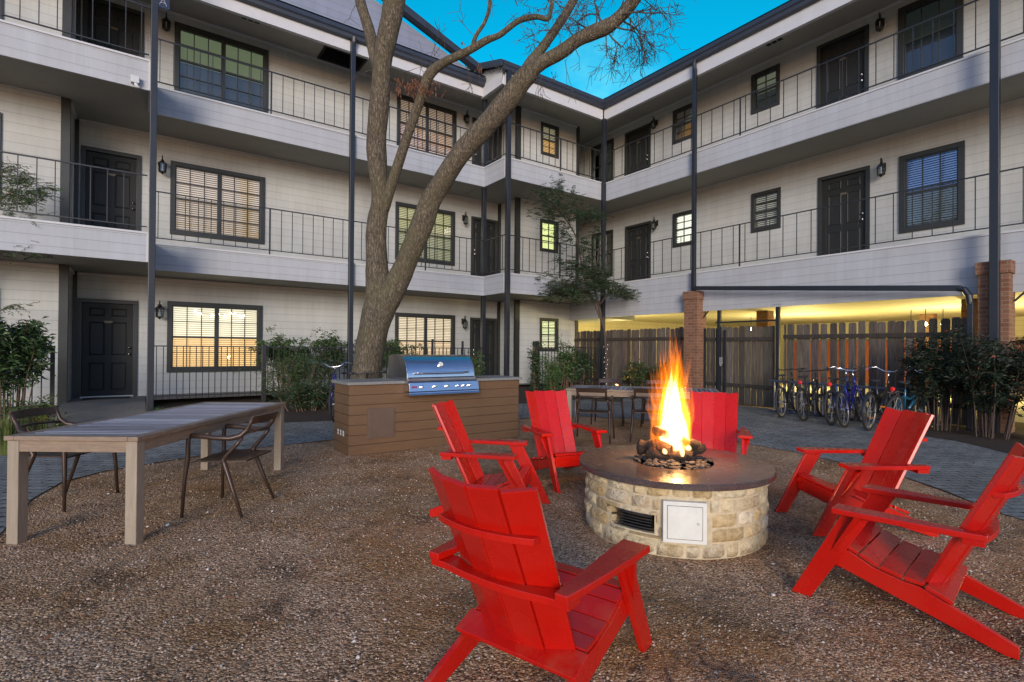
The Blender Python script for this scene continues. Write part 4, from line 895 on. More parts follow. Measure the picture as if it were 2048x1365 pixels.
# ------------------------------------------------------------------ grill island and grill
IO = (3.5, 6.8, 0); isl = thing('grill_island', 'brown board clad grill island with a grey stone counter', 'outdoor kitchen', IO)
m = MB(IO); m.box(2.185, 4.785, 6.525, 7.11, 0, .89); m.build('core', 'panel_brown', isl)
m = MB(IO); nb = 7; hb = .89/nb
for k in range(nb):
    z0, z1 = k*hb+.003, (k+1)*hb-.003
    m.box(2.17, 4.80, 6.505, 6.525, z0, z1); m.box(2.165, 2.185, 6.525, 7.12, z0, z1); m.box(4.785, 4.805, 6.525, 7.12, z0, z1)
m.build('cladding', 'island_board', isl, bevel=.003)
m = MB(IO)
m.box(2.13, 2.895, 6.465, 7.15, .892, .930); m.box(3.945, 4.84, 6.465, 7.15, .892, .930); m.box(2.895, 3.945, 6.95, 7.15, .892, .930); m.build('countertop', 'counter_stone', isl, bevel=.004)
a0 = hit(735, 818, Y=6.5); a1 = hit(789, 874, Y=6.5)
m = MB(IO); m.box(a0.x, a1.x, 6.492, 6.505, a1.z, a0.z); pn = m.build('access_panel', 'panel_brown', isl, bevel=.003)
m = MB(IO); m.box(a0.x+.02, a1.x-.02, 6.488, 6.4925, a1.z+.02, a0.z-.02); m.build('panel_door', 'panel_brown', pn, bevel=.002)
m = MB(IO); m.tube([(a0.x+.05, 6.487, (a0.z+a1.z)/2+.01), (a0.x+.05, 6.478, (a0.z+a1.z)/2+.01)], .006, 8); m.build('latch', 'chrome', pn)
q0, q1 = hit(674.5, 857, X=2.16), hit(690, 875, X=2.16)
m = MB(IO); m.box(2.155, 2.165, q1.y, q0.y, q1.z-.005, q0.z+.02); pl = m.build('outlet_plate', 'panel_brown', isl, bevel=.002)
m = MB(IO)
for i in range(3):
    for j in range(2):
        y = q1.y+(q0.y-q1.y)*(i+.5)/3; z = q1.z+(q0.z-q1.z)*(.3+.5*j); m.box(2.152, 2.1555, y-.02, y+.02, z-.016, z+.016)
m.build('outlet', 'white_enamel', pl, bevel=.001)
m = MB((4.5, 6.8, .93)); m.beam((4.02, 6.72, .95), (4.30, 6.60, .938), .03, .012); m.tube([(4.02, 6.72, .955), (3.98, 6.78, .97)], .012, 8)
tag(m.build('grill_brush', 'black_plastic'), 'black grill brush lying on the counter right of the grill', 'brush')
gr = thing('gas_grill', 'stainless steel built in gas grill with its curved lid closed', 'grill', (3.42, 6.7, .93)); GO = (3.42, 6.7, .93)
X0, X1 = 2.90, 3.93
EX = lambda a, b_, t: Vector((t, a, b_))
lidp = [(6.405, .975), (6.41, 1.03), (6.43, 1.10), (6.475, 1.18), (6.535, 1.235), (6.61, 1.265), (6.72, 1.275), (6.95, 1.27), (7.04, 1.24)]
m = MB(GO); n = len(lidp); vs = [EX(a, b_, t_) for t_ in (X0, X1) for a, b_ in lidp]; m.add(vs, [(i, i+1, n+i+1, n+i) for i in range(n-1)]); lid = m.build('lid', 'stainless', gr, smooth=35)
for s in (X0, X1):
    m = MB(GO); d = .012 if s == X0 else -.012
    m.prism(lidp+[(7.05, .94), (6.40, .94)], EX, s-abs(d)/2, s+abs(d)/2)
    m.build('lid_side', 'stainless', lid, bevel=.003)
m = MB(GO); m.box(X0, X1, 7.035, 7.05, .93, 1.24); m.build('lid_back', 'stainless', lid)
m = MB(GO); hy = 6.355; pts = [(3.00, 6.42, 1.035), (3.015, hy+.01, 1.035)]+[(3.03+.77*i/8, hy-.012*math.sin(math.pi*i/8), 1.035) for i in range(9)]+[(3.815, hy+.01, 1.035), (3.83, 6.42, 1.035)]
m.tube(pts, .012, 8); m.build('lid_handle', 'chrome', lid, smooth=True)
tc_ = Vector((3.41, 6.452, 1.14)); nn = Vector((0, -.87, .5)).normalized(); m = MB(GO); m.tube([tc_, tc_+nn*.012, tc_+nn*.018], [.043, .043, .036], 20); th_ = m.build('thermometer', 'chrome', lid)
m = MB(GO); m.tube([tc_+nn*.0185, tc_+nn*.0195], .033, 20); m.build('dial', 'white_enamel', th_)
m = MB(GO); m.prism([(6.40, .968), (6.375, .962), (6.375, .93), (6.39, .915), (6.95, .915), (6.95, .968)], EX, X0-.004, X1+.012); m.build('firebox', 'stainless', gr, bevel=.003)
m = MB(GO); m.prism([(6.375, .912), (6.345, .905), (6.318, .79), (6.50, .79), (6.50, .912)], EX, X0-.006, X1+.03); cp = m.build('control_panel', 'stainless', gr, bevel=.003)
m = MB(GO); m.prism([(6.33, .782), (6.325, .765), (6.31, .745), (6.35, .737), (6.50, .737), (6.50, .782)], EX, X0-.006, X1+.035); m.build('drip_tray', 'stainless', gr, bevel=.003)
pn_ = Vector((0, -.97, .24)).normalized()
for px in (841, 865.5, 890, 912.6, 924.5, 936.8):
    c = Vector((X0+(px-819)/136*1.045, 6.333, .85)); m = MB(GO); m.tube([c, c+pn_*.008], .030, 16); kb = m.build('knob', 'chrome', gr, smooth=40)
    m = MB(GO); m.tube([c+pn_*.008, c+pn_*.035, c+pn_*.04], [.021, .019, .012], 14); m.build('knob_grip', 'black_plastic' if False else 'chrome', kb, smooth=40)
m = MB(GO); c = Vector((X0+.065, 6.3295, .85)); m.obox(c, (1, 0, 0), (0, .24, .97), pn_, .04, .012, .002); m.build('badge', emis((.2, .02, .08), 0, (.25, .03, .10)), cp)
# ------------------------------------------------------------------ bicycles
def bicycle(label, frame, rim, bar, saddle, loc, rz, lean, cruiser=False, basket=False, rack=False, light=False, fender=False, grip='black_plastic', g='bicycles parked in the rack'):
    r = thing('bicycle', label, 'bicycle', (0, 0, 0), 0, g); Wr = .33; wb = 1.04
    for x, nm in ((0, 'rear_wheel'), (wb, 'front_wheel')):
        m = MB(); m.torus((x, 0, Wr), (0, 1, 0), Wr-.022, .022); ty = m.build(nm, 'black_rubber', r, smooth=True)
        m = MB(); m.torus((x, 0, Wr), (0, 1, 0), Wr-.05, .011, 28, 6); m.build('rim', rim, ty, smooth=True)
        m = MB(); m.lathe([(.018, -.035), (.018, .035)], (x, 0, Wr), 8, 'y')
        for k in range(14): a = 2*math.pi*k/14; s = .02 if k % 2 else -.02; m.tube([(x+.015*math.cos(a+.5), s, Wr+.015*math.sin(a+.5)), (x+(Wr-.05)*math.cos(a), 0, Wr+(Wr-.05)*math.sin(a))], .0016, 4)
        m.build('spokes', 'rack_galv', ty)
    bb = Vector((.43, 0, .29)); st = Vector((.27, 0, .74)); hd = Vector((.86, 0, .84)); hb_ = Vector((.90, 0, .70)); rh = Vector((0, 0, Wr)); fh = Vector((wb, 0, Wr))
    m = MB()
    if cruiser: m.tube([st-U*.12, Vector((.5, 0, .56)), Vector((.72, 0, .63)), hb_+U*.06], .019, 8)
    else: m.tube([st-U*.06, hd-U*.05], .018, 8)
    m.tube([bb, hb_], .023, 8); m.tube([bb, st], .017, 8); m.tube([hb_-U*.01, hd+U*.03], .021, 8)
    for s in (-1, 1): m.tube([bb+Vector((0, s*.03, 0)), rh+Vector((0, s*.055, 0))], .010, 6); m.tube([st-U*.1, rh+Vector((0, s*.055, 0))], .009, 6); m.tube([hb_+Vector((0, s*.02, 0)), Vector((.95, s*.05, .60)), fh+Vector((0, s*.055, 0))], .013, 6)
    m.build('frame', frame, r, smooth=True)
    m = MB(); m.tube([st, st+Vector((-.03, 0, .10))], .013, 6)
    vs = []
    for i, (x, w) in enumerate(((-.16, .06), (-.14, .085), (-.08, .085), (0, .04), (.1, .022), (.13, .012))):
        for dy, dz in ((-w, 0), (-w*.6, .03), (w*.6, .03), (w, 0)): vs.append(Vector((.25+x, dy, .855+dz-(.01 if i == 3 else 0))))
    m.add(vs, [(i*4+k, i*4+(k+1) % 4, (i+1)*4+(k+1) % 4, (i+1)*4+k) for i in range(5) for k in range(4)]+[(0, 1, 2, 3), (20, 21, 22, 23)]); m.build('saddle', saddle, r, smooth=60)
    m = MB(); top = hd+Vector((-.02, 0, .12)); m.tube([hd, top, top+Vector((.03, 0, .03))], .013, 6)
    if bar == 'flat': pts = [(0, -.30, .0), (.02, -.12, -.01), (.03, 0, 0), (.02, .12, -.01), (0, .30, 0)]
    else: pts = [(-.18, -.30, .04), (-.10, -.29, .07), (.0, -.20, .10), (.03, -.08, .03), (.03, .08, .03), (0, .20, .10), (-.10, .29, .07), (-.18, .30, .04)]
    c = top+Vector((0, 0, .02)); P_ = [c+Vector(p) for p in pts]; m.tube(P_, .011, 7); hbm = m.build('handlebar', 'black_plastic' if bar == 'flat' else 'chrome', r, smooth=True)
    m = MB()
    for a, b_ in ((P_[0], P_[1]), (P_[-1], P_[-2])): d = (b_-a).normalized(); m.tube([a-d*.005, a+d*.11], .017, 8)
    m.build('grip', grip, hbm, smooth=True)
    m = MB(); m.lathe([(.085, .045), (.085, .05), (.02, .05)], bb, 20, 'y'); m.tube([bb+Vector((0, .06, 0)), bb+Vector((.11, .07, -.12))], .009, 6); m.tube([bb-Vector((0, .06, 0)), bb+Vector((-.11, -.07, .12))], .009, 6); cr = m.build('crank', 'rack_galv', r)
    m = MB(); m.box(.49, .59, .07, .16, .155, .178); m.box(.27, .37, -.16, -.07, .402, .425); m.build('pedal', 'reflector_orange' if grip == 'bike_pink' else 'black_plastic', cr, bevel=.003)
    if fender:
        m = MB()
        for x, a0, a1 in ((0, 20, 190), (wb, 30, 165)):
            n = 14; vs = []
            for i in range(n+1): a = R(a0+(a1-a0)*i/n); vs += [Vector((x+(Wr+.022)*math.cos(a), -.028, Wr+(Wr+.022)*math.sin(a))), Vector((x+(Wr+.034)*math.cos(a), 0, Wr+(Wr+.034)*math.sin(a))), Vector((x+(Wr+.022)*math.cos(a), .028, Wr+(Wr+.022)*math.sin(a)))]
            m.add(vs, [(i*3+k, i*3+k+1, (i+1)*3+k+1, (i+1)*3+k) for i in range(n) for k in range(2)])
        m.build('fender', frame, r, smooth=True)
    if basket:
        m = MB(); b0 = Vector((1.03, 0, .78))
        for z, w, l in ((0, .13, .09), (.09, .145, .105), (.18, .16, .12), (.25, .17, .13)):
            q = [b0+Vector((-l, -w, z)), b0+Vector((l, -w, z)), b0+Vector((l, w, z)), b0+Vector((-l, w, z))]; m.tube(q+[q[0]], .004, 4)
        for k in range(28):
            a = 2*math.pi*k/28; sx, sy = max(-1, min(1, 1.35*math.cos(a))), max(-1, min(1, 1.35*math.sin(a))); m.tube([b0+Vector((sx*.09, sy*.13, 0)), b0+Vector((sx*.13, sy*.17, .25))], .003, 4)
        m.build('basket', 'black_plastic', r)
    if rack:
        m = MB()
        for y in (-.05, 0, .05): m.tube([(.16, y, .70), (-.28, y, .70)], .006, 5)
        for x in (.1, -.08, -.25): m.tube([(x, -.06, .70), (x, .06, .70)], .006, 5)
        for s in (-1, 1): m.tube([(-.1, s*.06, .7), (0, s*.06, .34)], .005, 5)
        m.build('carrier', 'chrome', r)
    if light: m = MB(); m.lathe([(.001, -.015), (.035, -.012), (.04, .0), (.035, .015), (.001, .02)], (-.02 if not rack else -.2, 0, .76), 12, 'x'); m.build('tail_light', emis((1, .02, .01), .06, (.5, .01, .01)), r, smooth=True)
    r.location = loc; r.rotation_euler = (R(lean), 0, R(rz)); return r
bicycle('black bicycle with a grey rimmed wheel, leftmost in the rack', 'bike_black', 'rack_galv', 'flat', 'black_rubber', (10.72, 5.45, 0), 10, -5)
bicycle('dark bicycle with a round red tail light, second from the left in the rack', 'bike_black', 'black_plastic', 'flat', 'black_rubber', (10.55, 4.93, 0), 6, -6, light=True)
bicycle('blue bicycle with a black wire basket and a red tail light', 'bike_blue', 'black_plastic', 'cruise', 'black_rubber', (10.42, 4.38, 0), 4, -3, True, basket=True, light=True)
bicycle('deep blue bicycle with a high chrome handlebar, in the middle of the rack', 'bike_deepblue', 'rack_galv', 'cruise', 'black_rubber', (10.32, 4.12, 0), 6, -7, True)
bicycle('black cruiser bicycle with pink grips and pale fenders', 'bike_black', 'rack_galv', 'cruise', 'black_rubber', (10.28, 3.74, 0), 3, 3, True, fender=True, grip='bike_pink')
bicycle('teal bicycle with a chrome carrier, rightmost in the rack', 'bike_teal', 'rack_galv', 'cruise', 'black_rubber', (10.35, 3.45, 0), -4, 9, True, rack=True, light=True)
# two by the tree: front wheels towards the camera
bicycle('blue bicycle standing left of the grill island, front wheel towards the camera', 'bike_deepblue', 'rack_galv', 'cruise', 'black_rubber', (3.50, 10.50, 0), -122, 4, True, g='bicycles parked beside the big tree')
q = dep(736, 740, 8.15); bicycle('black bicycle whose handlebar shows in front of the big tree trunk', 'bike_black', 'rack_galv', 'flat', 'black_rubber', (q.x+.42, q.y+.80, 0), -116, 3, g='bicycles parked beside the big tree')
rk = thing('bike_rack', 'long low galvanized bicycle rack along the board fence', 'bike rack', (11.8, 4.8, 0)); RO = (11.8, 4.8, 0)
m = MB(RO); m.tube([(11.55, 6.15, .70), (11.55, 3.22, .66)], .026, 10); m.tube([(11.55, 6.15, .03), (11.55, 3.22, .03)], .02, 8); m.tube([(12.0, 6.15, .03), (12.0, 3.22, .03)], .02, 8); m.build('rail', 'rack_blue', rk, smooth=40)
m = MB(RO)
for k in range(14): y = 6.05-k*.215+(.06 if k % 2 else 0); m.tube([(11.55, y, .69), (11.55, y, .03)], .011, 7)
for y in (6.15, 4.7, 3.22): m.tube([(11.55, y, .03), (12.0, y, .03)], .015, 6)
m.build('bar', 'rack_galv', rk, smooth=40)
# ------------------------------------------------------------------ trees
def spline(pts, n=6):
    P_ = [Vector(p) for p in pts]; out = []
    for i in range(len(P_)-1):
        a, b_, c, d = P_[max(i-1, 0)], P_[i], P_[i+1], P_[min(i+2, len(P_)-1)]
        for k in range(n): t_ = k/n; out.append(.5*((2*b_)+(-a+c)*t_+(2*a-5*b_+4*c-d)*t_*t_+(-a+3*b_-3*c+d)*t_**3))
    return out+[P_[-1]]
def limb(mb, pts, n=16, k=5, rough=.06, seed=0):
    """pts: (x pixel, y pixel, depth, pixel width) -> tapered rough tube"""
    P_ = spline([dep(x, y, d) for x, y, d, w in pts], k); Wd = spline([(w*d/F/2*.95, 0, 0) for x, y, d, w in pts], k); m0 = len(mb.v)
    mb.tube(P_, [max(.002, v.x) for v in Wd], n)
    for i in range(m0, len(mb.v)):
        v = mb.v[i]; c = P_[(i-m0)//n] if (i-m0)//n < len(P_) else P_[-1]; r_ = (v-c); q = mnoise.noise(Vector((v.x*5, v.y*5, v.z*2.2)))*rough*1.8+mnoise.noise(Vector((v.x*16, v.y*16, v.z*5)))*rough; mb.v[i] = c+r_*(1+q)
tr = thing('big_tree', 'large bare tree with three leaning trunks growing behind the grill island', 'tree', dep(722, 864, 8.6)); TO = tuple(tr.location)
m = MB(TO)
limb(m, [(716, 880, 8.6, 100), (722, 820, 8.6, 76), (732, 750, 8.6, 60), (740, 700, 8.6, 60), (752, 640, 8.6, 62), (760, 590, 8.6, 60), (754, 540, 8.6, 47), (752, 490, 8.6, 42), (756, 440, 8.6, 41), (761, 400, 8.6, 36), (757, 350, 8.6, 38), (753, 290, 8.6, 42), (757, 230, 8.55, 42), (761, 180, 8.5, 40), (764, 130, 8.45, 38), (772, 85, 8.4, 42), (782, 40, 8.35, 44), (790, -10, 8.3, 46), (796, -80, 8.2, 44), (800, -220, 8.0, 34), (790, -420, 7.8, 12)], 22, 6, .05)
limb(m, [(752, 660, 8.6, 50), (770, 610, 8.55, 52), (792, 568, 8.5, 50), (815, 520, 8.42, 44), (842, 455, 8.35, 47), (862, 400, 8.28, 42), (885, 362, 8.2, 42), (924, 304, 8.1, 42), (968, 257, 8.0, 44), (1010, 208, 7.9, 44), (1040, 168, 7.8, 42), (1062, 142, 7.75, 38)], 20, 6, .05)
limb(m, [(1040, 172, 7.8, 36), (1072, 134, 7.7, 30), (1120, 106, 7.6, 28), (1150, 84, 7.55, 27), (1180, 68, 7.5, 30), (1212, 55, 7.45, 30), (1235, 38, 7.4, 27), (1262, 8, 7.3, 27), (1290, -30, 7.2, 26), (1340, -90, 7.0, 20), (1420, -170, 6.8, 8)], 14, 6, .05)
limb(m, [(1030, 180, 7.85, 30), (1058, 132, 7.8, 24), (1092, 86, 7.85, 20), (1124, 40, 7.9, 18), (1150, -4, 7.95, 17), (1180, -60, 8.0, 14), (1230, -160, 8.1, 6)], 12, 6, .05)
limb(m, [(766, 420, 8.6, 26), (782, 372, 8.5, 22), (800, 318, 8.4, 21), (818, 262, 8.3, 20), (838, 206, 8.2, 21), (858, 152, 8.1, 22), (884, 128, 8.05, 18), (920, 110, 8.0, 17), (946, 97, 7.95, 15), (975, 80, 7.9, 15), (1000, 70, 7.85, 12), (1036, 43, 7.8, 12), (1072, 34, 7.75, 11), (1096, 38, 7.7, 9), (1103, 10, 7.7, 8), (1106, -30, 7.65, 6)], 12, 6, .05)
limb(m, [(765, 150, 8.5, 30), (748, 108, 8.55, 24), (738, 60, 8.6, 23), (722, 8, 8.65, 22), (710, -50, 8.7, 18), (690, -160, 8.8, 8)], 12, 6, .05)
limb(m, [(944, 97, 7.95, 10), (952, 72, 7.9, 9), (970, 44, 7.85, 8), (979, 12, 7.8, 8), (980, -30, 7.8, 6)], 8, 5, .05)
m.build('trunk', 'bark', tr, smooth=True)
def twig(mb, p, d, L, r, depth, rg, out=None):
    n = 5; pts = [p]; rad = [r]; dd = d.normalized()
    for i in range(n):
        dd = (dd+Vector((rg.uniform(-1, 1), rg.uniform(-1, 1), rg.uniform(-.9, .8)))*.20).normalized(); pts.append(pts[-1]+dd*(L/n)); rad.append(max(.0030, r*(1-.5*(i+1)/n)))
    mb.tube(pts, rad, 5 if r > .006 else 3, False)
    if out is not None and depth <= 1: out.append((pts[-1], dd)); out.append((pts[3], dd))
    if depth > 0:
        for k in range(rg.choice([2, 3, 3])):
            j = rg.randint(2, n); q = Vector((rg.uniform(-1, 1), rg.uniform(-1, 1), rg.uniform(-1, .7))).normalized(); twig(mb, pts[j], (dd*.7+q*.8), L*rg.uniform(.62, .92), max(.0038, rad[j]*.76), depth-1, rg, out)
rg = random.Random(31); m = MB(TO); ends = []
def side(x, y, d, ang, L, r, dp, dz=0):
    v = rt0*math.cos(R(ang))+U*math.sin(R(ang))+fw0*dz; twig(m, dep(x, y, d), v, L*1.3, r*1.25+.001, dp, rg, ends)
for (x, y, d, a, L, r, dp) in ((1225, 50, 7.4, -20, .32, .013, 4), (1240, 35, 7.4, 5, .30, .012, 4), (1215, 60, 7.45, -75, .24, .010, 4), (1200, 48, 7.5, 100, .28, .013, 4), (1180, 60, 7.5, 125, .26, .011, 4), (1160, 80, 7.55, 165, .22, .008, 3), (1150, 90, 7.55, -80, .2, .006, 2),
        (1265, 5, 7.3, 20, .30, .010, 4), (1250, 20, 7.35, -50, .34, .010, 4), (1205, 66, 7.45, -95, .26, .007, 3), (1120, 60, 7.85, 170, .28, .007, 3), (1100, 90, 7.85, 200, .24, .006, 3), (1140, 20, 7.9, 150, .3, .008, 4), (1150, 0, 7.95, 20, .3, .009, 4), (1245, 30, 7.3, -10, .40, .011, 4), (1280, -15, 7.2, 0, .35, .012, 4), (1190, 60, 7.5, 60, .3, .009, 4), (1230, 40, 7.4, 80, .3, .010, 4)):
    side(x+rg.uniform(-8, 8), y+rg.uniform(-4, 4), d, a+rg.uniform(-25, 25), L, r, dp, rg.uniform(-.4, .4))
for (x, y, d, a, L, r, dp) in ((1085, 150, 7.7, -100, .22, .004, 2), (1130, 120, 7.6, -70, .3, .004, 1), (890, 100, 8.0, 100, .3, .004, 2), (945, 70, 7.9, 140, .22, .004, 2), (870, 130, 8.05, 95, .3, .003, 1), (1010, 50, 7.8, 60, .22, .004, 2), (840, 180, 8.2, 110, .32, .004, 2), (860, 120, 8.1, 80, .35, .003, 1), (745, 140, 8.5, 190, .25, .004, 1), (712, 10, 8.6, 230, .22, .004, 1), (980, 110, 7.95, -60, .2, .004, 2), (800, 150, 8.4, 30, .3, .004, 1), (1000, 250, 7.9, 200, .22, .004, 1), (1035, 12, 7.7, 110, .3, .006, 3), (1090, 20, 7.7, 70, .25, .006, 3), (930, 130, 7.9, -70, .2, .004, 2)):
    side(x, y, d, a, L, r, dp)
m.build('twigs', 'twig_bark', tr, smooth=True)
def leaf(mb, p, d, L, w, rg, droop=.2):
    d = d.normalized(); s = d.cross(Vector((rg.uniform(-1, 1), rg.uniform(-1, 1), rg.uniform(-1, 1)))).normalized()
    u_ = s.cross(d)*L*.12; a = p; b_ = p+d*L*.45+s*w/2+u_; c = p+d*L-U*L*droop; e = p+d*L*.45-s*w/2+u_; mb.add([a, b_, c, e], [(0, 1, 2), (0, 2, 3)])
m = MB(TO)
for k in range(170):
    c = dep(838+rg.gauss(0, 18), 172+rg.gauss(0, 9), 8.15+rg.uniform(-.12, .12)); leaf(m, c, Vector((rg.uniform(-.5, .5), rg.uniform(-.5, .5), rg.uniform(-1, -.2))), rg.uniform(.06, .11), .022, rg)
for k in range(22): leaf(m, dep(799+rg.gauss(0, 2), 172+rg.gauss(0, 8), 8.3), Vector((rg.uniform(-.4, .4), 0, -1)), .07, .02, rg)
for (x, y) in ((925, 85), (958, 130), (960, 140), (1108, 150)):
    for k in range(10): leaf(m, dep(x+rg.gauss(0, 3), y+rg.gauss(0, 7), 7.95), Vector((rg.uniform(-.4, .4), 0, -1)), .05, .016, rg)
m.build('dead_leaves', 'leaf_brown', tr)
# small feathery tree by the corner post
DS = 15.3; st_ = thing('slender_tree', 'slender feathery green tree leaning beside the corner post', 'tree', dep(1213, 790, DS)); SO = tuple(st_.location); m = MB(SO)
limb(m, [(1214, 792, DS, 7), (1213, 740, DS, 6), (1212, 700, DS, 5), (1208, 660, DS, 4.5), (1200, 635, DS, 4)], 8, 5, .04)
limb(m, [(1200, 636, DS, 5), (1190, 610, DS, 4.5), (1175, 575, DS, 4), (1166, 545, DS, 3.5), (1158, 500, DS, 3.2), (1150, 470, DS, 3), (1132, 440, DS, 3), (1108, 412, DS, 2.6), (1088, 400, DS, 1.6)], 6, 5, .04)
limb(m, [(1204, 645, DS, 5), (1196, 600, DS+.2, 4), (1187, 570, DS+.3, 3.5), (1195, 520, DS+.4, 3), (1200, 470, DS+.3, 2)], 6, 5, .04)
limb(m, [(1200, 610, DS, 3), (1215, 590, DS-.2, 2.6), (1240, 575, DS-.3, 2), (1262, 580, DS-.4, 1.2)], 6, 4, .04)
limb(m, [(1178, 585, DS, 3), (1150, 575, DS-.1, 2.4), (1120, 572, DS-.2, 1.6)], 6, 4, .04)
limb(m, [(1140, 452, DS, 2.4), (1130, 410, DS+.1, 1.8), (1122, 370, DS+.1, 1)], 6, 4, .04)
m.build('trunk', 'twig_bark', st_, smooth=True)
m = MB(SO); mt = MB(SO)
clumps = [(1100, 400, 30, 22, 170), (1125, 425, 34, 20, 180), (1095, 430, 26, 14, 90), (1150, 400, 16, 26, 80), (1085, 380, 16, 10, 45), (1120, 372, 10, 14, 50), (1180, 432, 26, 9, 260), (1130, 470, 20, 16, 110), (1172, 500, 14, 26, 150), (1190, 470, 12, 20, 50), (1140, 530, 24, 20, 170), (1175, 545, 26, 18, 320), (1130, 575, 32, 14, 420), (1110, 590, 26, 10, 200), (1200, 570, 30, 12, 420), (1238, 582, 22, 9, 200), (1258, 592, 10, 6, 60), (1200, 545, 14, 14, 90), (1160, 590, 30, 10, 250), (1090, 555, 14, 10, 40)]
for x, y, sx, sy, n in clumps:
    for k in range(n//2):
        c = dep(x+rg.gauss(0, sx*.6), y+rg.gauss(0, sy*.6), DS+rg.gauss(0, .35)); dv = Vector((rg.uniform(-1, 1), rg.uniform(-1, 1), rg.uniform(-.35, .3))).normalized(); L = rg.uniform(.16, .30); e = c+dv*L
        mt.tube([c-dv*.05, c+dv*L*.5+U*.01, e], [.004, .003, .0015], 3, False)
        for j in range(9):
            q = c+dv*L*(j/8); sd = dv.cross(U).normalized()*(1 if j % 2 else -1); leaf(m, q, sd+dv*.6+U*rg.uniform(-.3, .3), rg.uniform(.055, .09), .024, rg)
m.build('crown', 'leaf_dark', st_); mt.build('twigs', 'twig_bark', st_)['kind'] = 'stuff'
sl_ = thing('trunk_lights', 'string of tiny lights wound around the slender tree trunk', 'string lights', dep(1210, 700, DS-.05)); lo = tuple(sl_.location)
m = MB(lo); pts = []
for k in range(60): y = 690+k*1.45; a = k*.9; pts.append(dep(1211.5+(y-690)*.01, y, DS)+rt0*.055*math.cos(a)+fw0*.055*math.sin(a))
m.tube(pts, .004, 4); m.build('wire', 'black_plastic', sl_); m = MB(lo)
for p in pts[::3]: m.lathe([(.001, -.012), (.01, 0), (.001, .012)], p, 6)
m.build('bulb', emis((1, .85, .55), .9), sl_)
# generic leafy shrubs
def shrub(name, label, base, w, d, h, nst, nlf, mat, L=.07, wd=.022, stems=True, crown=(.35, 1.0), group='leafy shrubs along the building', seed=1, cat='shrub', two=None, clump=14, droop=.2):
    rg = random.Random(seed); base = Vector(base); r = thing(name, label, cat, base, 0, group); m = MB(base); mt = MB(base); m2 = MB(base); cs = []
    for k in range(nst):
        a = rg.uniform(0, 6.283); q = rg.uniform(.1, 1); p0 = base+Vector((math.cos(a)*w*.25*q, math.sin(a)*d*.25*q, 0)); hh = h*rg.uniform(.75, 1.0); p2 = base+Vector((math.cos(a)*w*.5*q, math.sin(a)*d*.5*q, hh)); p1 = (p0+p2)/2+Vector((rg.uniform(-.05, .05), rg.uniform(-.05, .05), .05))
        if stems: mt.tube(spline([p0, p1, p2], 4), [.012-.008*i/8 for i in range(9)], 5, False)
        cs.append((p0, p1, p2))
    nlf = int(nlf*1.7); per = max(1, nlf//(nst*clump))
    for p0, p1, p2 in cs:
        for j in range(clump):
            t_ = crown[0]+(crown[1]-crown[0])*rg.random()**.8; c = (p0.lerp(p1, t_*2) if t_ < .5 else p1.lerp(p2, t_*2-1))+Vector((rg.gauss(0, w*.10), rg.gauss(0, d*.10), rg.gauss(0, h*.06)))
            dv = Vector((rg.uniform(-1, 1), rg.uniform(-1, 1), rg.uniform(-.3, .7))).normalized(); tl = rg.uniform(.08, .16)
            mt.tube([c-dv*tl*.6, c+dv*tl], [.003, .0015], 3, False)
            for i in range(per):
                q = c+dv*tl*rg.uniform(-.5, 1)+Vector((rg.gauss(0, .035), rg.gauss(0, .035), rg.gauss(0, .03)))
                tgt = m2 if two and rg.random() < two[1] else m
                leaf(tgt, q, Vector((rg.uniform(-1, 1), rg.uniform(-1, 1), rg.uniform(-.5, .6))), L*rg.uniform(.7, 1.3), wd, rg, droop)
    m.build('foliage', mat, r); mt.build('stems', 'twig_bark' if mat == 'leaf_deep' else 'stem_brown', r)
    if two and m2.v: m2.build('foliage', two[0], r)
    return r
shrub('leafy_bush', 'tall leafy bush with reddish canes at the left edge, left of the panelled door', (-1.62, 11.0, .05), .85, .8, 1.72, 14, 2600, 'leaf_dark', .10, .026, crown=(.42, 1), seed=3, two=('leaf_green', .4))
shrub('leafy_bush', 'leafy bush at the extreme left edge in front of the picket fence', (-2.45, 10.9, .05), 1.1, .9, 1.65, 9, 1700, 'leaf_dark', .10, .026, crown=(.3, 1), seed=13, two=('leaf_green', .4))
shrub('small_bush', 'low bush beneath the cane stems beside the porch', (-1.25, 10.6, .02), .7, .5, .5, 6, 500, 'leaf_green', .07, .02, seed=17)
def grass(label, base, w, h, n, seed, mat='leaf_yellow'):
    rg = random.Random(seed); m = MB(base); b0 = Vector(base)
    for k in range(n):
        a = rg.uniform(0, 6.283); q = rg.random()**.5*w*.25; p = b0+Vector((math.cos(a)*q, math.sin(a)*q, 0)); L = h*rg.uniform(.6, 1.1); o_ = Vector((math.cos(a), math.sin(a), 0))*w*rg.uniform(.1, .5); s = Vector((-math.sin(a), math.cos(a), 0))*.006
        m.add([p-s, p+s, p+o_*.4+U*L*.7+s*.8, p+o_*.4+U*L*.7-s*.8, p+o_+U*L*.85], [(0, 1, 2, 3), (3, 2, 4)])
    tag(m.build('grass_clump', mat), label, 'grass', 'clumps of ornamental grass')
grass('yellow green grass clump at the left edge behind the table corner', (-1.35, 9.0, 0), .6, .62, 170, 1); grass('yellow green grass clump between the canes and the far chair of the left table', (-.95, 9.35, 0), .5, .5, 120, 2); grass('small grass tuft at the foot of the tall left post', (.32, 11.5, .06), .35, .22, 60, 3, 'leaf_green')
shrub('hedge_shrub', 'bright green shrub topping the picket fence right of the wide lit window', (2.95, 13.3, .25), 1.5, .4, 1.38, 14, 2400, 'leaf_green', .075, .028, crown=(.55, 1), seed=4)
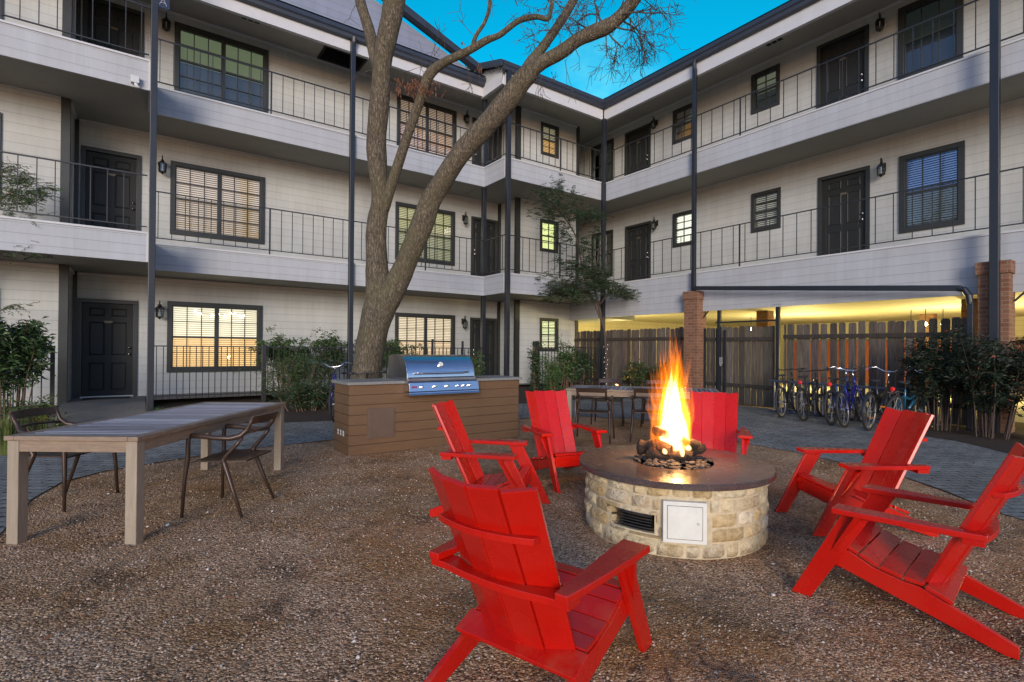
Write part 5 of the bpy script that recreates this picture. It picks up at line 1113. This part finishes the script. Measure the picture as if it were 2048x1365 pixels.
shrub('hedge_shrub', 'green shrub topping the picket fence between the tall post and the window', (3.95, 13.25, .25), 1.2, .4, 1.38, 12, 1900, 'leaf_dark', .075, .028, crown=(.5, 1), seed=5, two=('leaf_green', .5))
shrub('feathery_shrub', 'low feathery shrub in front of the picket fence, right end of the left table', (3.0, 12.3, .12), 1.9, .7, .98, 20, 3800, 'leaf_green', .05, .012, crown=(.35, 1), seed=6, two=('leaf_dark', .5))
shrub('low_bush', 'dark low bush on the ground behind the left table', (2.9, 11.3, .03), 1.8, .8, .55, 16, 2600, 'leaf_dark', .06, .02, crown=(.15, 1), seed=7)
shrub('low_bush', 'dark low bush beside the blue bicycle wheel', (4.0, 11.6, .03), 1.5, .8, .6, 14, 2000, 'leaf_dark', .06, .02, crown=(.15, 1), seed=27)
shrub('hedge_shrub', 'green shrub right of the big trunk, under the peach lit window', (5.55, 13.2, .25), 1.6, .5, 1.42, 14, 2300, 'leaf_green', .08, .03, crown=(.45, 1), seed=8)
shrub('hedge_shrub', 'green shrub just behind the right end of the grill lid', (6.9, 11.6, .1), .9, .5, 1.15, 8, 900, 'leaf_green', .08, .03, seed=9)
shrub('leafy_bush', 'slender bush with upright leaves before the narrow ground floor window', (10.35, 11.6, .1), .9, .6, 1.5, 9, 900, 'leaf_dark', .11, .02, crown=(.3, 1), seed=10, two=('leaf_green', .4))
shrub('leafy_bush', 'bright green bush low behind the front facing red chair', (9.55, 11.2, .05), .9, .6, 1.05, 9, 1300, 'leaf_green', .09, .02, crown=(.2, 1), seed=11)
shrub('leafy_bush', 'vine covered dark post left of the narrow ground floor window', (9.28, 11.75, .05), .35, .3, 1.45, 6, 900, 'leaf_dark', .08, .024, crown=(.05, 1), seed=12)
shrub('leafy_bush', 'dark dense bush between the building corner and the slender tree', (11.2, 12.1, .1), 1.4, .8, 1.25, 12, 2600, 'leaf_dark', .09, .022, crown=(.35, 1), seed=14)
shrub('leafy_bush', 'orange lit cane bush right of the slender tree trunk', (11.95, 10.3, .05), 1.0, 1.2, .95, 10, 1300, 'leaf_dark', .09, .02, crown=(.35, 1), seed=15, two=('leaf_green', .3))
shrub('leafy_bush', 'dark cane bush left of the first brick column, behind the flame', (11.95, 9.3, .05), .8, 1.0, 1.0, 8, 1000, 'leaf_dark', .09, .02, crown=(.4, 1), seed=16)
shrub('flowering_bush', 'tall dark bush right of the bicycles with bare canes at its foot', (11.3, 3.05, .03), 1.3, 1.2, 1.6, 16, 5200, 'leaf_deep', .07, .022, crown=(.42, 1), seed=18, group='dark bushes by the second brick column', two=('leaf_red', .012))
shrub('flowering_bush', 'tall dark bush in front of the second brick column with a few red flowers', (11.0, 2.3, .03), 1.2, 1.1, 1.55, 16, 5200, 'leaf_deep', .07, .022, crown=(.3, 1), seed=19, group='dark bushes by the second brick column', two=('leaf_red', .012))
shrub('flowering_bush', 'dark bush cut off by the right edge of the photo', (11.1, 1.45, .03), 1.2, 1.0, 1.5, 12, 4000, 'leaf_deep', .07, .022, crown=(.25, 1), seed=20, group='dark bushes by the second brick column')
# leafy branch reaching in from the left
DL = 9.2; lt = thing('young_tree', 'leafy young tree reaching in from the left edge in front of the balcony', 'tree', dep(-70, 830, DL)); LO = tuple(lt.location)
m = MB(LO); limb(m, [(-70, 840, DL, 12), (-66, 700, DL, 9), (-60, 560, DL, 8), (-50, 470, DL, 6), (-40, 380, DL, 4)], 7, 4, .04)
for a in ([(-55, 520, DL, 4), (-10, 470, DL, 3), (40, 440, DL-.1, 2)], [(-48, 450, DL, 4), (0, 400, DL+.1, 3), (60, 370, DL+.1, 2), (110, 365, DL, 1)], [(-55, 540, DL, 3), (0, 510, DL, 2.4), (60, 500, DL, 1.4)], [(-60, 640, DL, 2.6), (0, 622, DL, 1.6), (50, 608, DL, .9)], [(-45, 410, DL, 3), (0, 350, DL, 2), (40, 335, DL, 1)]): limb(m, a, 5, 4, .04)
m.build('trunk', 'stem_brown', lt, smooth=True)
m = MB(LO); mt = MB(LO)
for x, y, sx, sy, n in ((20, 360, 40, 14, 34), (60, 395, 34, 14, 34), (20, 400, 30, 18, 34), (90, 380, 16, 12, 12), (30, 440, 34, 14, 22), (40, 490, 36, 12, 26), (70, 505, 24, 8, 12), (10, 500, 24, 12, 16), (25, 613, 24, 5, 6), (50, 360, 14, 8, 8), (10, 335, 14, 10, 10)):
    for k in range(int(n*3)):
        c = dep(x+rg.gauss(0, sx*.6), y+rg.gauss(0, sy*.6), DL+rg.gauss(0, .22)); dv = (rt0*rg.uniform(-.3, 1)+fw0*rg.uniform(-.6, .6)+U*rg.uniform(-.3, .25)).normalized(); Lw = rg.uniform(.10, .2)
        mt.tube([c-dv*.04, c+dv*Lw], [.003, .0015], 3, False)
        for j in range(7): leaf(m, c+dv*Lw*(j/6), dv.cross(U).normalized()*(1 if j % 2 else -1)+dv*.7+U*rg.uniform(-.3, .3), rg.uniform(.035, .06), .016, rg)
m.build('crown', 'leaf_green', lt); mt.build('twigs', 'twig_bark', lt)['kind'] = 'stuff'
# terracotta edging, doormat
m = MB((-.5, 14.1, .25)); m.box(-.92, -.12, 13.85, 14.3, .243, .258); tag(m.build('doormat', 'black_rubber'), 'black doormat in front of the panelled ground floor door at left', 'doormat')
# ------------------------------------------------------------------ loose stones, twigs and litter on the gravel
rg = random.Random(77); m = MB()
def onpath(x, y):
    ins = False; n = len(path_pts)
    for i in range(n):
        a, b_ = path_pts[i], path_pts[(i+1) % n]
        if (a[1] > y) != (b_[1] > y) and x < (b_[0]-a[0])*(y-a[1])/(b_[1]-a[1])+a[0]: ins = not ins
    return ins
tones = [(.45, .32, .23), (.36, .25, .17), (.2, .14, .10), (.55, .43, .33), (.5, .40, .31), (.14, .10, .075), (.42, .28, .18)]
cnt = 0
while cnt < 30000:
    d = .9+6.5*rg.random()**1.9; lat = rg.uniform(-1.08, 1.08)*d; p = fw0*d+rt0*lat
    if onpath(p.x, p.y) or (p.x-PX)**2+(p.y-PY)**2 < .5: continue
    r_ = rg.uniform(.0025, .0064)*(1+.25*d/3); tn = rg.choice(tones); k = rg.uniform(.75, 1.2); m.tone = tuple(min(.8, x*k) for x in tn)
    if rg.random() < .003: r_ *= 1.7; m.tone = (.6, .55, .48)
    h = r_*rg.uniform(.5, .9); z = gz(p.x, p.y)+h*.3; a = rg.uniform(0, 3.14); q1 = Vector((math.cos(a), math.sin(a), 0))*r_*rg.uniform(.8, 1.5); q2 = Vector((-math.sin(a), math.cos(a), rg.uniform(-.2, .2)))*r_
    c = Vector((p.x, p.y, z)); m.add([c+q1, c+q2, c-q1, c-q2, c+U*h, c-U*h*.5], [(0, 1, 4), (1, 2, 4), (2, 3, 4), (3, 0, 4), (1, 0, 5), (2, 1, 5), (3, 2, 5), (0, 3, 5)]); cnt += 1
o = m.build('loose_gravel', 'pebble'); tag(o, 'scattered loose gravel stones over the ground', 'gravel', kind='stuff')
m = MB()
for (cx_, cy_, n, sp) in ((1.95, 1.28, 46, .10), (2.03, 1.22, 16, .05), (3.0, .95, 30, .3), (3.3, .8, 30, .3), (3.9, 2.0, 24, .3), (2.7, 2.2, 30, .3), (.7, 2.9, 34, .7), (1.6, 3.6, 30, .6), (1.9, .8, 24, .4), (2.5, 1.6, 30, .3), (.6, 4.6, 24, .5)):
    for k in range(n):
        p = Vector((cx_+rg.gauss(0, sp), cy_+rg.gauss(0, sp), 0)); p.z = gz(p.x, p.y)+.006; a = rg.uniform(0, 6.28); L = rg.uniform(.04, .13); d = Vector((math.cos(a), math.sin(a), rg.uniform(-.03, .12)))
        m.tube([p, p+d*L*.5+Vector((rg.gauss(0, .008), rg.gauss(0, .008), .004)), p+d*L], [.002, .0026, .001], 4, False)
tag(m.build('twig_litter', 'stem_brown'), 'dry twigs and leaf litter on the gravel', 'twigs', kind='stuff')
m = MB()
for k in range(420):
    d = 1.2+7*rg.random()**1.3; lat = rg.uniform(-1.0, 1.0)*d; p = fw0*d+rt0*lat
    if (p.x-PX)**2+(p.y-PY)**2 < .5: continue
    a = rg.uniform(0, 6.28); p.z = gz(p.x, p.y)+.012; leaf(m, p, Vector((math.cos(a), math.sin(a), rg.uniform(.0, .3))), rg.uniform(.015, .045), rg.uniform(.008, .016), rg, -.05)
tag(m.build('leaf_litter', 'leaf_brown'), 'small dry brown leaves scattered on the gravel', 'leaves', kind='stuff')
for (px, py, L, rz, lab) in ((332, 1180, .05, .4, 'small dark curled leaf on the gravel at lower left'), (1660, 1235, .06, 1.2, 'pale bent twig on the gravel between the pit and the right chair')):
    p = hit(px, py, Z=.005); m = MB(p); m.tube([p+Vector((L*.9*math.cos(rz+i*.25)*(i/5-.5), L*.9*math.sin(rz)*(i/5-.5)*2, .006+.004*math.sin(i))) for i in range(6)], [.003, .006, .007, .006, .005, .002], 5)
    tag(m.build('fallen_leaf' if 'leaf' in lab else 'bent_twig', 'twig_bark' if 'leaf' in lab else 'stem_brown'), lab, 'leaf' if 'leaf' in lab else 'twig')
for (px, py, r_, lab) in ((1546, 1128, .011, 'small white stone at the foot of the fire pit'), (1547, 1190, .012, 'white stone on the gravel right of the fire pit'), (335, 1050, .014, 'white stone under the front edge of the left table')):
    p = hit(px, py, Z=.008); m = MB(p); rock(m, p, r_, rg); tag(m.build('stone', 'white_enamel'), lab, 'stone', 'single white stones on the gravel')
# spotlight fixtures
def spot_fix(label, p, aim, e, col, ang=100):
    r = thing('landscape_light', label, 'lamp', p, 0, 'small garden lights'); p = Vector(p); d = (Vector(aim)-p).normalized()
    m = MB(p); m.tube([p-U*.12, p], .01, 6); m.tube([p-d*.07, p+d*.03], [.03, .045], 12); m.build('housing', 'lamp_iron', r)
    m = MB(p); m.tube([p+d*.031, p+d*.034], .038, 12); m.build('lens', emis(col, 12), r)
    l = bpy.data.lights.new('garden_light', 'SPOT'); l.energy = e; l.color = col; l.spot_size = R(ang); l.spot_blend = .8; l.shadow_soft_size = .03; lo_ = bpy.data.objects.new('garden_light', l); COL.objects.link(lo_); lo_.location = p+d*.045; lo_.rotation_euler = d.to_track_quat('-Z', 'Y').to_euler()
p = hit(1233, 772, X=11.6); spot_fix('orange garden light on the ground at the foot of the slender tree', (p.x, p.y, max(.14, p.z)), (11.6, 10.4, 1.2), 26, (1, .42, .10), 140)
spot_fix('yellow garden light glowing in the bed beside the porch', (-.95, 10.35, .13), (-1.15, 10.6, .5), 3, (1, .6, .15), 120)
# ------------------------------------------------------------------ light
def lamp(name, typ, loc, e, col, size=.1):
    l = bpy.data.lights.new(name, typ); l.energy = e; l.color = col
    if typ == 'POINT': l.shadow_soft_size = size
    o = bpy.data.objects.new(name, l); COL.objects.link(o); o.location = loc; return o
lamp('fire_light', 'POINT', (PX, PY, SZ+.33), 85, (1, .47, .16), .13)
for x, y, e in ((20, 9.5, 330), (20, 4.5, 330), (19, -1, 330), (15.2, 14, 150)): lamp('carport_light', 'POINT', (x, y, 1.1), e*1.15, (1, .80, .30), .15)
SUN_EL = R(12); sd = Vector((.60, .80, 0)).normalized()
sun = bpy.data.lights.new('sun', 'SUN'); sun.energy = 1.9; sun.angle = R(20); sun.color = (1, .87, .75)
so = bpy.data.objects.new('sun', sun); COL.objects.link(so); dv = sd*math.cos(SUN_EL)-U*math.sin(SUN_EL); so.rotation_euler = dv.to_track_quat('-Z', 'Y').to_euler(); so.location = (0, 0, 20)
w = bpy.data.worlds.new('World'); scene.world = w; w.use_nodes = True; nt = w.node_tree; nt.nodes.clear()
out = nt.nodes.new('ShaderNodeOutputWorld'); bg = nt.nodes.new('ShaderNodeBackground'); sky = nt.nodes.new('ShaderNodeTexSky'); sky.sky_type = 'NISHITA'; sky.sun_disc = False
sky.sun_elevation = SUN_EL; sky.sun_rotation = math.atan2(-sd.x, -sd.y); sky.air_density = 1.0; sky.dust_density = .3; sky.ozone_density = 5.0
mul = nt.nodes.new('ShaderNodeMix'); mul.data_type = 'RGBA'; mul.blend_type = 'MULTIPLY'; mul.inputs[0].default_value = 1; nt.links.new(sky.outputs[0], mul.inputs[6]); d2 = nt.nodes.new('ShaderNodeVectorMath'); d2.operation = 'DOT_PRODUCT'; tc2 = nt.nodes.new('ShaderNodeTexCoord'); nt.links.new(tc2.outputs['Generated'], d2.inputs[0]); d2.inputs[1].default_value = fw0
m2 = nt.nodes.new('ShaderNodeMapRange'); m2.interpolation_type = 'SMOOTHSTEP'; nt.links.new(d2.outputs['Value'], m2.inputs[0]); m2.inputs[1].default_value = .05; m2.inputs[2].default_value = .62
dusk = nt.nodes.new('ShaderNodeMix'); dusk.data_type = 'RGBA'; nt.links.new(m2.outputs[0], dusk.inputs[0]); dusk.inputs[6].default_value = (1.62, 1.24, 1.22, 1); dusk.inputs[7].default_value = (.012, 1.52, 1.2, 1); nt.links.new(dusk.outputs[2], mul.inputs[7])
tcw = nt.nodes.new('ShaderNodeTexCoord'); mp = nt.nodes.new('ShaderNodeMapping'); nt.links.new(tcw.outputs['Generated'], mp.inputs[0]); mp.inputs['Scale'].default_value = (1, 1, 1.8)
no = nt.nodes.new('ShaderNodeTexNoise'); no.inputs['Scale'].default_value = 5.5; no.inputs['Detail'].default_value = 6; no.inputs['Roughness'].default_value = .6; nt.links.new(mp.outputs[0], no.inputs[0])
rp = nt.nodes.new('ShaderNodeValToRGB'); nt.links.new(no.outputs['Fac'], rp.inputs[0]); rp.color_ramp.elements[0].position = .38; rp.color_ramp.elements[0].color = (0, 0, 0, 1); rp.color_ramp.elements[1].position = .78; rp.color_ramp.elements[1].color = (.5, .5, .5, 1)
cl = nt.nodes.new('ShaderNodeMix'); cl.data_type = 'RGBA'; dt = nt.nodes.new('ShaderNodeVectorMath'); dt.operation = 'DOT_PRODUCT'; nt.links.new(tcw.outputs['Generated'], dt.inputs[0]); dt.inputs[1].default_value = ray(1215, 175).normalized()
mr = nt.nodes.new('ShaderNodeMapRange'); nt.links.new(dt.outputs['Value'], mr.inputs[0]); mr.inputs[1].default_value = .9945; mr.inputs[2].default_value = .9995
mm = nt.nodes.new('ShaderNodeMath'); mm.operation = 'MULTIPLY'; nt.links.new(rp.outputs[0], mm.inputs[0]); nt.links.new(mr.outputs[0], mm.inputs[1]); nt.links.new(mm.outputs[0], cl.inputs[0]); nt.links.new(mul.outputs[2], cl.inputs[6]); cl.inputs[7].default_value = (2.0, 5.6, 5.5, 1)
nt.links.new(cl.outputs[2], bg.inputs[0]); bg.inputs[1].default_value = .15; nt.links.new(bg.outputs[0], out.inputs[0])
scene.view_settings.view_transform = 'Standard'; scene.view_settings.look = 'None'; scene.view_settings.exposure = .55; scene.view_settings.gamma = 1
scene.cycles.use_denoising = True; scene.cycles.max_bounces = 8; scene.cycles.transparent_max_bounces = 24; scene.cycles.sample_clamp_indirect = 6; scene.cycles.volume_bounces = 0; scene.cycles.volume_max_steps = 64
scene.cycles.use_adaptive_sampling = True
